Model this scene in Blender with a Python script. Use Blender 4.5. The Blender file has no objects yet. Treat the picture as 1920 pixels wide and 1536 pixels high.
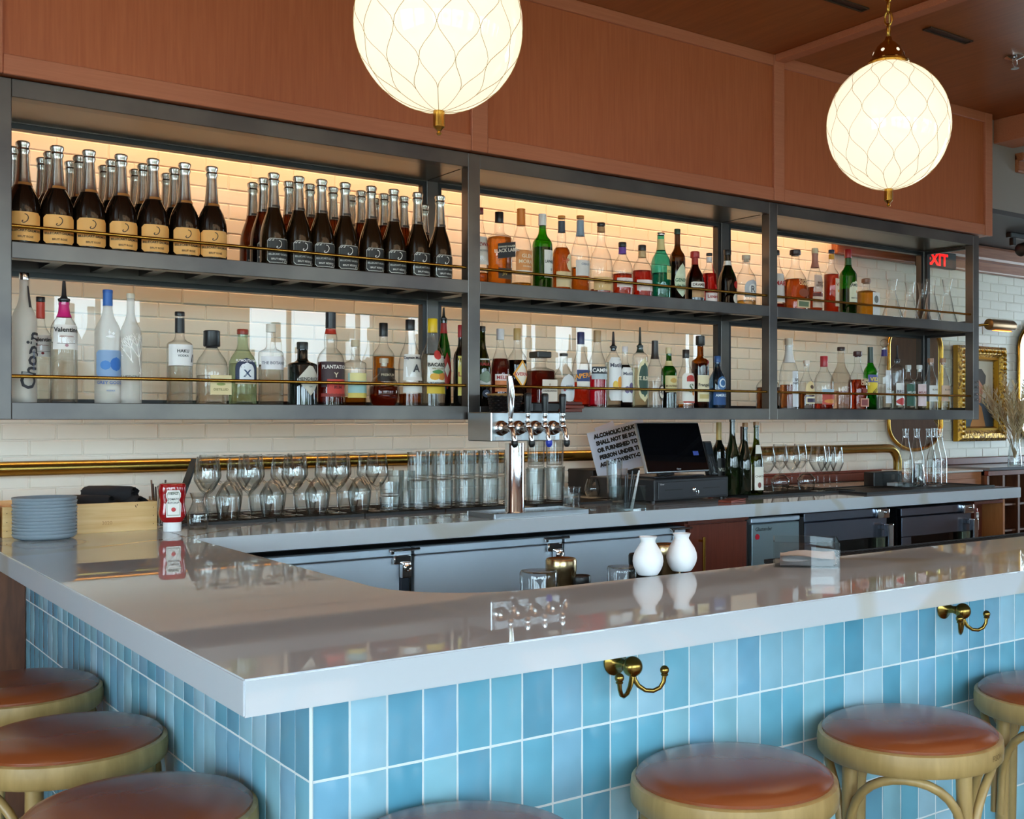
import bpy, bmesh, math, random
from mathutils import Vector, Matrix
random.seed(7)
PI = math.pi
S = bpy.context.scene
C = S.collection

# ------------------------------------------------------------------ camera, world, lights, exposure
F = 2130.0; CX = 1152.0; YH = 787.0; YAW = math.radians(37.36); ca, sa = math.cos(YAW), math.sin(YAW)
H = 1.43
cam = bpy.data.cameras.new('camera'); cam_o = bpy.data.objects.new('camera', cam); C.objects.link(cam_o)
cam_o.location = (0, 0, H); cam_o.rotation_euler = (PI/2, 0, -YAW)
cam.sensor_width = 36; cam.lens = 36*F/1920; cam.shift_x = -(CX-960)/1920; cam.shift_y = (YH-768)/1920
cam.clip_start = .05; S.camera = cam_o
S.view_settings.view_transform = 'Standard'; S.view_settings.look = 'None'
S.view_settings.gamma = 1; S.view_settings.use_curve_mapping = False
S.view_settings.exposure = 0.22
cy = S.cycles
cy.use_denoising = True; cy.max_bounces = 14; cy.transparent_max_bounces = 40; cy.transmission_bounces = 8
cy.diffuse_bounces = 4; cy.glossy_bounces = 5; cy.caustics_reflective = False; cy.caustics_refractive = False
cy.sample_clamp_indirect = 6.0; cy.blur_glossy = .5
w = bpy.data.worlds.new('daylight'); S.world = w; w.use_nodes = True
bg = w.node_tree.nodes['Background']; bg.inputs[0].default_value = (.63, .84, .97, 1); bg.inputs[1].default_value = 13.5
sun = bpy.data.lights.new('sun', 'SUN'); sun.energy = 9; sun.angle = .05; sun.color = (1, .95, .85)
sun_o = bpy.data.objects.new('sun', sun); C.objects.link(sun_o); sun_o.rotation_euler = (math.radians(35), math.radians(20), 0)
def area(name, loc, rot, sx, sy, power, col, portal=False):
    l = bpy.data.lights.new(name, 'AREA'); l.shape = 'RECTANGLE'; l.size = sx; l.size_y = sy; l.energy = power; l.color = col
    if portal: l.cycles.is_portal = True
    o = bpy.data.objects.new(name, l); C.objects.link(o); o.location = loc; o.rotation_euler = rot; return o
YB = -3.2      # window wall behind the camera
XL = -3.6      # left wall
XR = 10.5      # right wall
WIN = [(-2.9, -1.5), (-1.38, -.05), (.09, 1.5), (2.15, 3.0), (3.93, 4.86), (4.95, 5.35), (5.68, 6.1), (7.15, 7.47), (7.62, 8.3), (9.59, 10.1)]
for i, (a, b) in enumerate(WIN):
    area('window_portal', ((a+b)/2, YB-.06, 1.6), (-PI/2, 0, 0), b-a, 2.0, 1, (1, 1, 1), True)
WINL = [(-2.2, -.6), (-.3, 1.3)]
for a, b in WINL:
    area('window_portal', (XL-.06, (a+b)/2, 1.6), (0, PI/2, 0), 2.0, b-a, 1, (1, 1, 1), True)
FILL_WINR = [(1.9, 3.6)]  # unseen opening added in the right wall to brighten the right end
for a, b in FILL_WINR:
    area('window_portal', (XR+.16, (a+b)/2, 1.6), (0, -PI/2, 0), 2.0, b-a, 1, (1, 1, 1), True)
area('led_strip_light', (2.9, 4.25, H+1.36), (0, 0, 0), 4.6, .05, 36, (1, .66, .36))
area('warm_fill_light', (2.5, .6, 3.0), (0, 0, 0), 3.5, 1.5, 14, (1, .62, .34))  # added warm fill light for the room, no such ceiling fixture exists

# ------------------------------------------------------------------ helpers
def onY(px, py, Y):
    k = (px-CX)/F; d = Y/(ca-k*sa); return d*(k*ca+sa), H+(YH-py)/F*d, d
def onZ(px, py, z):
    k = (px-CX)/F; d = (z-H)*F/(YH-py); return d*(k*ca+sa), d*(ca-k*sa), d
MC = {}
def srgb(c):
    if isinstance(c, str):
        c = c.lstrip('#'); c = [int(c[i:i+2], 16)/255 for i in (0, 2, 4)]
        return tuple(x/12.92 if x <= .04045 else ((x+.055)/1.055)**2.4 for x in c)
    return tuple(c)
def pm(col, rough=.5, metal=0, **kw):
    col = srgb(col); key = ('pm', tuple(round(x, 3) for x in col), rough, metal, tuple(sorted(kw.items())))
    if key in MC: return MC[key]
    m = bpy.data.materials.new(kw.pop('name', 'paint')); m.use_nodes = True; p = m.node_tree.nodes['Principled BSDF']
    p.inputs['Base Color'].default_value = (*col, 1); p.inputs['Roughness'].default_value = rough; p.inputs['Metallic'].default_value = metal
    for k, v in kw.items():
        if k == 'coat': p.inputs['Coat Weight'].default_value = v
        elif k == 'trans': p.inputs['Transmission Weight'].default_value = v
        elif k == 'ior': p.inputs['IOR'].default_value = v
        elif k == 'spec': p.inputs['Specular IOR Level'].default_value = v
        elif k == 'noise':   # fine colour mottling (scale, amount)
            nt = m.node_tree; tc = nt.nodes.new('ShaderNodeTexCoord'); n = nt.nodes.new('ShaderNodeTexNoise'); n.inputs['Scale'].default_value = v[0]
            mx = nt.nodes.new('ShaderNodeMix'); mx.data_type = 'RGBA'; mx.inputs[6].default_value = (*[x*(1-v[1]) for x in col], 1); mx.inputs[7].default_value = (*[min(1, x*(1+v[1])) for x in col], 1)
            nt.links.new(tc.outputs['Object'], n.inputs['Vector']); nt.links.new(n.outputs['Fac'], mx.inputs[0]); nt.links.new(mx.outputs[2], p.inputs['Base Color'])
    MC[key] = m; return m
def nodemat(name, build):
    if name in MC: return MC[name]
    m = bpy.data.materials.new(name); m.use_nodes = True; nt = m.node_tree; build(nt, nt.nodes['Principled BSDF'], nt.nodes['Material Output']); MC[name] = m; return m
def glass(tint='#ffffff', edge='#9aa09c', rough=0.0, refl=1.0):
    """thin clear glass wall: what is behind shows through, darker and mirror-like towards the rim"""
    key = ('gl', tint, edge, rough, refl)
    if key in MC: return MC[key]
    m = bpy.data.materials.new('glass'); m.use_nodes = True; nt = m.node_tree; nt.nodes.clear(); N = nt.nodes.new
    o = N('ShaderNodeOutputMaterial'); tr = N('ShaderNodeBsdfTransparent'); gl = N('ShaderNodeBsdfGlossy'); gl.inputs['Roughness'].default_value = rough
    lw = N('ShaderNodeLayerWeight'); lw.inputs['Blend'].default_value = .5; pw = N('ShaderNodeMath'); pw.operation = 'POWER'; pw.inputs[1].default_value = 3.0
    mx = N('ShaderNodeMix'); mx.data_type = 'RGBA'; mx.inputs[6].default_value = (*srgb(tint), 1); mx.inputs[7].default_value = (*srgb(edge), 1)
    fr = N('ShaderNodeFresnel'); geo = N('ShaderNodeNewGeometry'); io = N('ShaderNodeMath'); io.operation = 'MULTIPLY_ADD'; io.inputs[1].default_value = -.8333; io.inputs[2].default_value = 1.5
    nt.links.new(geo.outputs['Backfacing'], io.inputs[0]); nt.links.new(io.outputs[0], fr.inputs['IOR']); mu = N('ShaderNodeMath'); mu.operation = 'MULTIPLY'; mu.inputs[1].default_value = refl; mu.use_clamp = True
    sh = N('ShaderNodeMixShader'); L = nt.links.new
    L(lw.outputs['Facing'], pw.inputs[0]); L(pw.outputs[0], mx.inputs[0]); L(mx.outputs[2], tr.inputs['Color'])
    L(fr.outputs[0], mu.inputs[0]); L(mu.outputs[0], sh.inputs[0]); L(tr.outputs[0], sh.inputs[1]); L(gl.outputs[0], sh.inputs[2]); L(sh.outputs[0], o.inputs[0])
    MC[key] = m; return m
def liquid(col):
    key = ('lq', col)
    if key in MC: return MC[key]
    m = bpy.data.materials.new('liquid'); m.use_nodes = True; nt = m.node_tree; nt.nodes.clear(); N = nt.nodes.new
    o = N('ShaderNodeOutputMaterial'); g = N('ShaderNodeBsdfRefraction'); g.inputs['IOR'].default_value = 1.34; g.inputs['Roughness'].default_value = 0; g.inputs['Color'].default_value = (*[x**.45 for x in srgb(col)], 1)
    t = N('ShaderNodeBsdfTransparent'); t.inputs['Color'].default_value = (*[x**.45 for x in srgb(col)], 1); d = N('ShaderNodeBsdfTranslucent'); d.inputs['Color'].default_value = (*srgb(col), 1)
    a = N('ShaderNodeMixShader'); a.inputs[0].default_value = .35; b = N('ShaderNodeMixShader'); b.inputs[0].default_value = .15
    L = nt.links.new; L(g.outputs[0], a.inputs[1]); L(t.outputs[0], a.inputs[2]); L(a.outputs[0], b.inputs[1]); L(d.outputs[0], b.inputs[2]); L(b.outputs[0], o.inputs[0])
    MC[key] = m; return m
def frosted(col='#d8d4cc', a=.45):
    key = ('fr', col, a)
    if key in MC: return MC[key]
    m = bpy.data.materials.new('frosted_glass'); m.use_nodes = True; nt = m.node_tree; p = nt.nodes['Principled BSDF']; o = nt.nodes['Material Output']
    p.inputs['Base Color'].default_value = (*srgb(col), 1); p.inputs['Roughness'].default_value = .35
    t = nt.nodes.new('ShaderNodeBsdfTransparent'); s = nt.nodes.new('ShaderNodeMixShader'); s.inputs[0].default_value = a
    nt.links.new(t.outputs[0], s.inputs[1]); nt.links.new(p.outputs[0], s.inputs[2]); nt.links.new(s.outputs[0], o.inputs[0]); MC[key] = m; return m
def emis(col, s):
    key = ('em', col, s)
    if key in MC: return MC[key]
    m = bpy.data.materials.new('glow'); m.use_nodes = True; nt = m.node_tree; p = nt.nodes['Principled BSDF']
    p.inputs['Base Color'].default_value = (*srgb(col), 1); p.inputs['Emission Color'].default_value = (*srgb(col), 1); p.inputs['Emission Strength'].default_value = s; p.inputs['Roughness'].default_value = .1
    MC[key] = m; return m

class MB:
    def __init__(s): s.v = []; s.f = []; s.m = []; s.mats = []; s.sm = []
    def mi(s, m):
        if m not in s.mats: s.mats.append(m)
        return s.mats.index(m)
    def add(s, vs, fs, m, smooth=False):
        b = len(s.v); s.v += [tuple(v) for v in vs]; i = s.mi(m)
        for f in fs: s.f.append([b+j for j in f]); s.m.append(i); s.sm.append(smooth)
        return s
    def box(s, x0, y0, z0, x1, y1, z1, m, bev=0, M=None):
        if bev <= 0:
            vs = [(x, y, z) for z in (z0, z1) for y in (y0, y1) for x in (x0, x1)]
            fs = [(0, 2, 3, 1), (4, 5, 7, 6), (0, 1, 5, 4), (2, 6, 7, 3), (0, 4, 6, 2), (1, 3, 7, 5)]
        else:
            bm = bmesh.new(); bmesh.ops.create_cube(bm, size=1)
            for v in bm.verts: v.co = Vector(((x0+x1)/2+v.co.x*(x1-x0), (y0+y1)/2+v.co.y*(y1-y0), (z0+z1)/2+v.co.z*(z1-z0)))
            bmesh.ops.bevel(bm, geom=bm.edges[:]+bm.verts[:], offset=bev, segments=2 if bev > .004 else 1, affect='EDGES', profile=.6)
            bm.verts.ensure_lookup_table(); bm.verts.index_update()
            vs = [v.co.copy() for v in bm.verts]; fs = [[v.index for v in f.verts] for f in bm.faces]; bm.free()
        if M is not None: vs = [M @ Vector(v) for v in vs]
        return s.add(vs, fs, m)
    def lathe(s, prof, m, n=24, c=(0, 0, 0), p=2.0, ay=1.0, rib=None, M=None, smooth=True, cap0=True, cap1=True):
        vs = []; k = len(prof)
        for r, z in prof:
            for i in range(n):
                t = 2*PI*i/n; cx_, sy_ = math.cos(t), math.sin(t)
                q = r
                if p != 2.0: q = r/((abs(cx_)**p+abs(sy_)**p)**(1/p))
                if rib: q *= 1+rib(t, z)
                vs.append(Vector((q*cx_, q*sy_*ay, z)))
        fs = [(j*n+i, j*n+(i+1) % n, (j+1)*n+(i+1) % n, (j+1)*n+i) for j in range(k-1) for i in range(n)]
        if cap0 and prof[0][0] > 1e-6: fs.append(tuple(range(n))[::-1])
        if cap1 and prof[-1][0] > 1e-6: fs.append(tuple((k-1)*n+i for i in range(n)))
        if M is not None: vs = [M @ v for v in vs]
        vs = [v+Vector(c) for v in vs]
        return s.add(vs, fs, m, smooth)
    def tube(s, pts, r, m, n=10, closed=False, rs=None):
        pts = [Vector(p) for p in pts]; k = len(pts); vs = []; up = None
        for i, p in enumerate(pts):
            a = pts[(i-1) % k] if (closed or i > 0) else p; b = pts[(i+1) % k] if (closed or i < k-1) else p
            t = (b-a).normalized()
            if up is None: up = Vector((0, 0, 1)) if abs(t.z) < .9 else Vector((0, 1, 0))
            side = t.cross(up).normalized(); up = side.cross(t).normalized()
            rr = rs[i] if rs else r
            for j in range(n):
                an = 2*PI*j/n; vs.append(p+side*(math.cos(an)*rr)+up*(math.sin(an)*rr))
        fs = []
        for i in range(k if closed else k-1):
            for j in range(n): fs.append((i*n+j, i*n+(j+1) % n, ((i+1) % k)*n+(j+1) % n, ((i+1) % k)*n+j))
        if not closed: fs += [tuple(range(n))[::-1], tuple((k-1)*n+j for j in range(n))]
        return s.add(vs, fs, m, True)
    def prism(s, poly, z0, z1, m, M=None):
        n = len(poly); vs = [Vector((x, y, z0)) for x, y in poly]+[Vector((x, y, z1)) for x, y in poly]
        if M is not None: vs = [M @ v for v in vs]
        fs = [tuple(range(n))[::-1], tuple(range(n, 2*n))]+[(i, (i+1) % n, n+(i+1) % n, n+i) for i in range(n)]
        return s.add(vs, fs, m)
    def mesh(s, name):
        me = bpy.data.meshes.new(name); me.from_pydata(s.v, [], s.f)
        for m in s.mats: me.materials.append(m)
        me.polygons.foreach_set('material_index', s.m); me.polygons.foreach_set('use_smooth', s.sm)
        if any(s.sm) and not all(s.sm) or any(s.sm): me.update()
        return me
    def obj(s, name, parent=None, label=None, cat=None, group=None, kind=None, loc=None, rz=0, fix=True):
        me = s.mesh(name)
        if fix:
            bm = bmesh.new(); bm.from_mesh(me); bmesh.ops.recalc_face_normals(bm, faces=bm.faces[:]); bm.to_mesh(me); bm.free()
        if any(s.sm): me.set_sharp_from_angle(angle=math.radians(40))
        o = bpy.data.objects.new(name, me); C.objects.link(o); return put(o, parent, label, cat, group, kind, loc, rz)
def put(o, parent=None, label=None, cat=None, group=None, kind=None, loc=None, rz=0):
    if parent is not None: o.parent = parent
    if label: o['label'] = label
    if cat: o['category'] = cat
    if group: o['group'] = group
    if kind: o['kind'] = kind
    if loc is not None: o.location = loc
    if rz: o.rotation_euler = (0, 0, rz)
    return o
def empty(name, label=None, cat=None, loc=(0, 0, 0), rz=0, group=None):
    o = bpy.data.objects.new(name, None); o.empty_display_size = .05; C.objects.link(o); return put(o, None, label, cat, group, None, loc, rz)
def clone(src, loc, label=None, rz=None, group=None):
    r = src.copy(); C.objects.link(r); r.location = loc
    if rz is not None: r.rotation_euler = (0, 0, rz)
    if label: r['label'] = label
    if group: r['group'] = group
    for ch in [c for c in src.children]:
        c = ch.copy(); C.objects.link(c); c.parent = r
        for g in ch.children:
            d = g.copy(); C.objects.link(d); d.parent = c
    return r
TC = {}
def text_geo(t, bold=0.0):
    if (t, bold) in TC: return TC[(t, bold)]
    cu = bpy.data.curves.new('t', 'FONT'); cu.body = t; cu.size = 1; cu.resolution_u = 2; cu.offset = bold; cu.align_x = 'CENTER'
    o = bpy.data.objects.new('t', cu); C.objects.link(o); bpy.context.view_layer.update()
    me = bpy.data.meshes.new_from_object(o.evaluated_get(bpy.context.evaluated_depsgraph_get()))
    vs = [v.co.copy() for v in me.vertices]; fs = [list(p.vertices) for p in me.polygons]
    bpy.data.objects.remove(o); bpy.data.curves.remove(cu); bpy.data.meshes.remove(me)
    wdt = (max(v.x for v in vs)-min(v.x for v in vs)) if vs else 1
    cxm = (max(v.x for v in vs)+min(v.x for v in vs))/2 if vs else 0
    TC[(t, bold)] = ([(v.x-cxm, v.y-.35) for v in vs], fs, wdt); return TC[(t, bold)]
def add_text(mb, t, capsize, m, fn, maxw=None, u0=0, v0=0, bold=.02, ang=0, sx=1):
    vs, fs, wd = text_geo(t, bold); s = capsize/.7; 
    fx = s*sx
    if maxw and wd*fx > maxw: q = maxw/(wd*fx); fx *= q; s *= max(q, .75)
    c_, s_ = math.cos(ang), math.sin(ang)
    P = []
    for x, y in vs:
        a, b = x*fx, y*s; P.append(fn(u0+a*c_-b*s_, v0+a*s_+b*c_))
    mb.add(P, fs, m)

# ------------------------------------------------------------------ shared materials
def wood(name, c0, c1, scale=6, rough=.35, axis=0, stretch=12, coat=0):
    def b(nt, p, o):
        N = nt.nodes.new; L = nt.links.new; tc = N('ShaderNodeTexCoord'); mp = N('ShaderNodeMapping'); sc = [stretch]*3; sc[axis] = 1
        mp.inputs['Scale'].default_value = sc; n = N('ShaderNodeTexNoise'); n.inputs['Scale'].default_value = scale; n.inputs['Detail'].default_value = 6; n.inputs['Distortion'].default_value = .6
        r = N('ShaderNodeValToRGB'); r.color_ramp.elements[0].position = .3; r.color_ramp.elements[1].position = .7
        r.color_ramp.elements[0].color = (*srgb(c0), 1); r.color_ramp.elements[1].color = (*srgb(c1), 1)
        L(tc.outputs['Object'], mp.inputs[0]); L(mp.outputs[0], n.inputs['Vector']); L(n.outputs['Fac'], r.inputs[0]); L(r.outputs[0], p.inputs['Base Color'])
        p.inputs['Roughness'].default_value = rough; p.inputs['Coat Weight'].default_value = coat; p.inputs['Coat Roughness'].default_value = .15
    return nodemat(name, b)
M_SOFFIT = wood('stained_walnut_panel', '#ac5c36', '#b9673f', 5, .30, 2, 22)
M_SOFFRAIL = wood('stained_walnut_rail', '#b46a49', '#be7452', 5, .34, 0, 25)
M_CEIL = wood('ceiling_wood', '#924e22', '#a45c2c', 3, .36, 1, 14)
M_DWOOD = wood('dark_wood', '#4a2818', '#73462c', 5, .5, 2, 6)
M_RWOOD = wood('red_mahogany', '#5e2a1d', '#6f3424', 5, .28, 2, 20)
M_CROWN = wood('crown_wood', '#8a4a26', '#a5623a', 5, .35, 0, 20)
M_PINE = wood('pine', '#dcae6c', '#edc88c', 5, .5, 0, 14)
M_BENT = wood('bentwood', '#967a48', '#ac8e5a', 8, .38, 2, 5)
M_FLOOR = wood('floor_oak', '#5b3a24', '#7a5236', 4, .4, 1, 10)
def steelframe(nt, p, o):
    N = nt.nodes.new; L = nt.links.new; tc = N('ShaderNodeTexCoord'); n = N('ShaderNodeTexNoise'); n.inputs['Scale'].default_value = 3; n.inputs['Detail'].default_value = 4
    r = N('ShaderNodeValToRGB'); r.color_ramp.elements[0].position = .35; r.color_ramp.elements[0].color = (*srgb('#504c4c'), 1); r.color_ramp.elements[1].position = .65; r.color_ramp.elements[1].color = (*srgb('#6b6661'), 1)
    L(tc.outputs['Object'], n.inputs['Vector']); L(n.outputs['Fac'], r.inputs[0]); L(r.outputs[0], p.inputs['Base Color']); p.inputs['Metallic'].default_value = .75; p.inputs['Roughness'].default_value = .33
M_FRAME = nodemat('blackened_steel', steelframe)
M_BLACK = pm('#121315', .35); M_BLKM = pm('#1a1a1c', .6)
M_BRASS = pm('#b98c3c', .22, 1.0); M_OBRASS = pm('#94783c', .24, 1.0); M_CHROME = pm('#d8d8d8', .10, 1.0); M_STEEL = pm('#b8bcc0', .28, 1.0, noise=(3, .15))
M_PAINTBRICK = pm('#e4ddd0', .42, noise=(14, .03)); M_GROUT = pm('#d9dedd', .7)
M_CLEAR = glass(); M_PANE = glass('#f4f8f4', '#c8d8c8', 0, 1.15); M_GREENISH = glass('#e6f2e2', '#86a890')
def quartz(nt, p, o):
    N = nt.nodes.new; L = nt.links.new; tc = N('ShaderNodeTexCoord'); n = N('ShaderNodeTexNoise'); n.inputs['Scale'].default_value = .55; n.inputs['Detail'].default_value = 2; n.inputs['Distortion'].default_value = 1.2
    s = N('ShaderNodeMath'); s.operation = 'SUBTRACT'; s.inputs[1].default_value = .5; ab = N('ShaderNodeMath'); ab.operation = 'ABSOLUTE'
    r = N('ShaderNodeValToRGB'); r.color_ramp.elements[0].position = .006; r.color_ramp.elements[0].color = (*srgb('#bcbcb6'), 1); r.color_ramp.elements[1].position = .016; r.color_ramp.elements[1].color = (*srgb('#c3cbd1'), 1)
    L(tc.outputs['Object'], n.inputs['Vector']); L(n.outputs['Fac'], s.inputs[0]); L(s.outputs[0], ab.inputs[0]); L(ab.outputs[0], r.inputs[0]); L(r.outputs[0], p.inputs['Base Color'])
    p.inputs['Roughness'].default_value = .018; p.inputs['IOR'].default_value = 1.9
M_QUARTZ = nodemat('white_quartz', quartz)
def zellige(nt, p, o):
    N = nt.nodes.new; L = nt.links.new; oi = N('ShaderNodeObjectInfo'); r = N('ShaderNodeValToRGB'); cr = r.color_ramp; cr.interpolation = 'CONSTANT'
    cols = ['#6aa8bd', '#8cb8c9', '#76afc2', '#5b99b0', '#95bfce', '#80aec4', '#679fb6', '#9cc2d2', '#78abc4', '#88b8c6']
    cr.elements[0].color = (*srgb(cols[0]), 1); cr.elements[1].position = .1; cr.elements[1].color = (*srgb(cols[1]), 1)
    for i in range(2, 10): e = cr.elements.new(i/10); e.color = (*srgb(cols[i]), 1)
    tc = N('ShaderNodeTexCoord'); n = N('ShaderNodeTexNoise'); n.inputs['Scale'].default_value = 9; n.inputs['Detail'].default_value = 2; n.noise_dimensions = '4D'
    mul = N('ShaderNodeMath'); mul.operation = 'MULTIPLY'; mul.inputs[1].default_value = 50; L(oi.outputs['Random'], mul.inputs[0]); L(mul.outputs[0], n.inputs['W'])
    hs = N('ShaderNodeHueSaturation'); mr = N('ShaderNodeMapRange'); mr.inputs[3].default_value = .72; mr.inputs[4].default_value = 1.22
    L(oi.outputs['Random'], r.inputs[0]); L(tc.outputs['Object'], n.inputs['Vector']); L(n.outputs['Fac'], mr.inputs[0]); L(mr.outputs[0], hs.inputs['Value']); L(r.outputs[0], hs.inputs['Color']); L(hs.outputs[0], p.inputs['Base Color'])
    bp = N('ShaderNodeBump'); bp.inputs['Strength'].default_value = .25; bp.inputs['Distance'].default_value = .01; L(n.outputs['Fac'], bp.inputs['Height']); L(bp.outputs[0], p.inputs['Normal'])
    p.inputs['Roughness'].default_value = .09; p.inputs['IOR'].default_value = 1.5
M_TILE = nodemat('zellige_glaze', zellige)
def leather(nt, p, o):
    N = nt.nodes.new; L = nt.links.new; tc = N('ShaderNodeTexCoord'); n = N('ShaderNodeTexNoise'); n.inputs['Scale'].default_value = 260
    bp = N('ShaderNodeBump'); bp.inputs['Strength'].default_value = .06; L(tc.outputs['Object'], n.inputs['Vector']); L(n.outputs['Fac'], bp.inputs['Height']); L(bp.outputs[0], p.inputs['Normal'])
    p.inputs['Base Color'].default_value = (*srgb('#7e4020'), 1); p.inputs['Roughness'].default_value = .24
M_LEATHER = nodemat('brown_leather', leather)

exec_parts = None
ORD = ['first', 'second', 'third', 'fourth', 'fifth', 'sixth', 'seventh', 'eighth', 'ninth', 'tenth', 'eleventh', 'twelfth', 'thirteenth', 'fourteenth', 'fifteenth']

# ------------------------------------------------------------------ the room
CT = 1.0678; CB = CT-.0542                      # bar height: top and underside of the stone
YW = 4.50; ZC = 3.07
def structure(mb, name, parent=None, label=None): return mb.obj(name, parent, label, kind='structure' if parent is None else None)
structure(MB().box(XL-.1, YB-.1, -.1, XR, YW+.1, 0, M_FLOOR), 'floor')
ceil = structure(MB().box(XL-.1, YB-.1, ZC, XR, YW+.1, ZC+.1, M_CEIL), 'ceiling')
M_WALL = wood('wall_panelling', '#6a4430', '#7c523a', 4, .45, 2, 10)
def wall_openings(name, axis, const, thick, a0, a1, ops, z0, z1):
    mb = MB(); xs = sorted([a0]+[v for o in ops for v in o]+[a1])
    def bx(u0, u1, za, zb):
        if axis == 'x': mb.box(u0, const-thick, za, u1, const, zb, M_WALL)
        else: mb.box(const-thick, u0, za, const, u1, zb, M_WALL)
    for i in range(0, len(xs)-1, 2): bx(xs[i], xs[i+1], 0, ZC)
    for u0, u1 in ops: bx(u0, u1, 0, z0); bx(u0, u1, z1, ZC)
    return structure(mb, name)
wall_openings('wall_front', 'x', YB, .1, XL, XR, WIN, .6, 2.6)
wall_openings('wall_left', 'y', XL, .1, YB, YW, WINL, .6, 2.6)
wall_openings('wall_right', 'y', XR+.1, .1, YB, YW, FILL_WINR, .6, 2.6)
nwin = 0
for a, b in WIN:
    nwin += 1; mb = MB(); f = .05; m = pm('#2a2622', .4)
    mb.box(a, YB-.08, .6, b, YB-.02, .6+f, m).box(a, YB-.08, 2.6-f, b, YB-.02, 2.6, m).box(a, YB-.08, .65, a+f, YB-.02, 2.55, m).box(b-f, YB-.08, .65, b, YB-.02, 2.55, m)
    mb.box((a+b)/2-.02, YB-.07, .65, (a+b)/2+.02, YB-.03, 2.55, m)
    structure(mb, 'window_%d' % nwin)
for a, b, XL_ in [(a, b, XL) for a, b in WINL]+[(a, b, XR+.1) for a, b in FILL_WINR]:  # left-wall frames, then the frame of the added right-hand opening
    nwin += 1; mb = MB(); m = pm('#2a2622', .4); f = .05
    mb.box(XL_-.08, a, .6, XL_-.02, b, .65, m).box(XL_-.08, a, 2.55, XL_-.02, b, 2.6, m).box(XL_-.08, a, .65, XL_-.02, a+f, 2.55, m).box(XL_-.08, b-f, .65, XL_-.02, b, 2.55, m)
    structure(mb, 'window_%d' % nwin)
structure(MB().box(-30, -40, -.35, 30, YB-.2, -.25, pm('#8f9488', .9)), 'ground_outside')
# back wall of painted brick
wall = structure(MB().box(XL, YW, 0, XR, YW+.1, ZC, M_PAINTBRICK), 'wall_back')
BC, BL = .0578, .178
bmesh_brick = []
for k in range(4):
    e = .002*k*.5; j = .0022
    mb = MB(); x, z, t = BL/2-j*.7, BC/2-j*.7, .0028+e*.5
    vs = [(-x, 0, -z), (x, 0, -z), (x, 0, z), (-x, 0, z), (-x+.003, -t, -z+.003), (x-.003, -t+.001*(k % 2), -z+.003), (x-.003, -t, z-.003), (-x+.003, -t+.0008*(k//2), z-.003)]
    mb.add(vs, [(4, 5, 6, 7), (0, 1, 5, 4), (1, 2, 6, 5), (2, 3, 7, 6), (3, 0, 4, 7)], M_PAINTBRICK); bmesh_brick.append(mb)
brick_me = [b.mesh('brick') for b in bmesh_brick]
stuffb = MB(); cnt = 0; z = 1.0678+BC/2-2*BC; row = 0; cells = []
while z < 2.62:
    x = .0+(BL/2 if row % 2 else 0)
    while x < 9.2: cells.append((x, z)); x += BL
    z += BC; row += 1
cells.sort(key=lambda c: (c[0] > 2.45 or c[0] < .5 or c[1] < 1.16, c[0]))
for x, z in cells:
    k = random.randrange(4)
    if cnt < 300 and .5 <= x <= 3.2 and z > 1.16:
        o = bpy.data.objects.new('brick', brick_me[k]); C.objects.link(o); o.parent = wall; o.location = (x, YW, z); cnt += 1
    else:
        b = bmesh_brick[k]; stuffb.add([(v[0]+x, v[1]+YW, v[2]+z) for v in b.v], b.f, M_PAINTBRICK)
o = stuffb.obj('brickwork', wall, fix=False); o['kind'] = 'stuff'
# wooden panelled pier left of the bar
structure(MB().box(-2.2, 4.075, 0, .715, YW, CB, M_DWOOD), 'trim_1')
# soffit over the shelves
YS = 3.65; YSF = 3.62; ZS0 = H+.985; ZS1 = ZC
xst = [(onY(-12, 0, YSF)[0], onY(5, 0, YSF)[0]), (onY(884, 0, YSF)[0], onY(914, 0, YSF)[0]), (onY(1451, 0, YSF)[0], onY(1470, 0, YSF)[0]), (onY(1847, 0, YSF)[0], onY(1860, 0, YSF)[0])]
sof = empty('soffit', 'long stained wood bulkhead with recessed panels above the bottle shelves', 'bulkhead', (0, 0, 0)); sof['kind'] = 'structure'
XS0 = -1.6; XS1 = xst[3][1]
MB().box(XS0, YSF+.02, ZS0+.002, XS1-.002, 4.10, ZS1, M_SOFFIT).obj('carcass', sof)
xa = xst[0][0]-1.5
for i in range(4):
    a = xst[i-1][1] if i else XS0
    MB().box(a+.001, YSF+.0105, ZS0+.057, xst[i][0]-.001, YSF+.019, ZS1-.05, M_SOFFIT).obj('panel', sof)
    MB().box(xst[i][0], YSF-.004, ZS0, xst[i][1], YSF+.019, ZS1, M_SOFFRAIL, .002).obj('stile', sof)
    MB().box(a+.001, YSF-.002, ZS0, xst[i][0]-.001, YSF+.019, ZS0+.057, M_SOFFRAIL, .002).obj('rail', sof)
    MB().box(a+.001, YSF-.002, ZS1-.05, xst[i][0]-.001, YSF+.019, ZS1, M_SOFFRAIL, .002).obj('rail', sof)
n = 0
for i in (0, 1, 2):
    xm = (xst[i][0]+xst[i][1])/2; n += 1
    structure(MB().box(xm-.03, -3.1, ZC-.03, xm+.03, YSF-.005, ZC, M_SOFFRAIL, .003), 'trim_%d' % (n+1))
structure(MB().box(5.42, -3.1, ZC-.13, 5.60, 4.45, ZC, M_SOFFRAIL, .004), 'trim_5')
structure(MB().box(5.62, 3.66, H+1.38, XR, 3.76, H+1.48, M_CROWN, .01).box(5.62, 3.63, H+1.44, XR, 3.76, H+1.485, M_CROWN, .008), 'trim_6')
structure(MB().box(5.36, 3.68, H+1.155, XR, YW, ZC, pm('#8b8078', .6)), 'trim_7')
structure(MB().box(5.36, 3.682, H+1.13, XR, YW, H+1.155, pm('#2c211d', .5)), 'trim_8')
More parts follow.
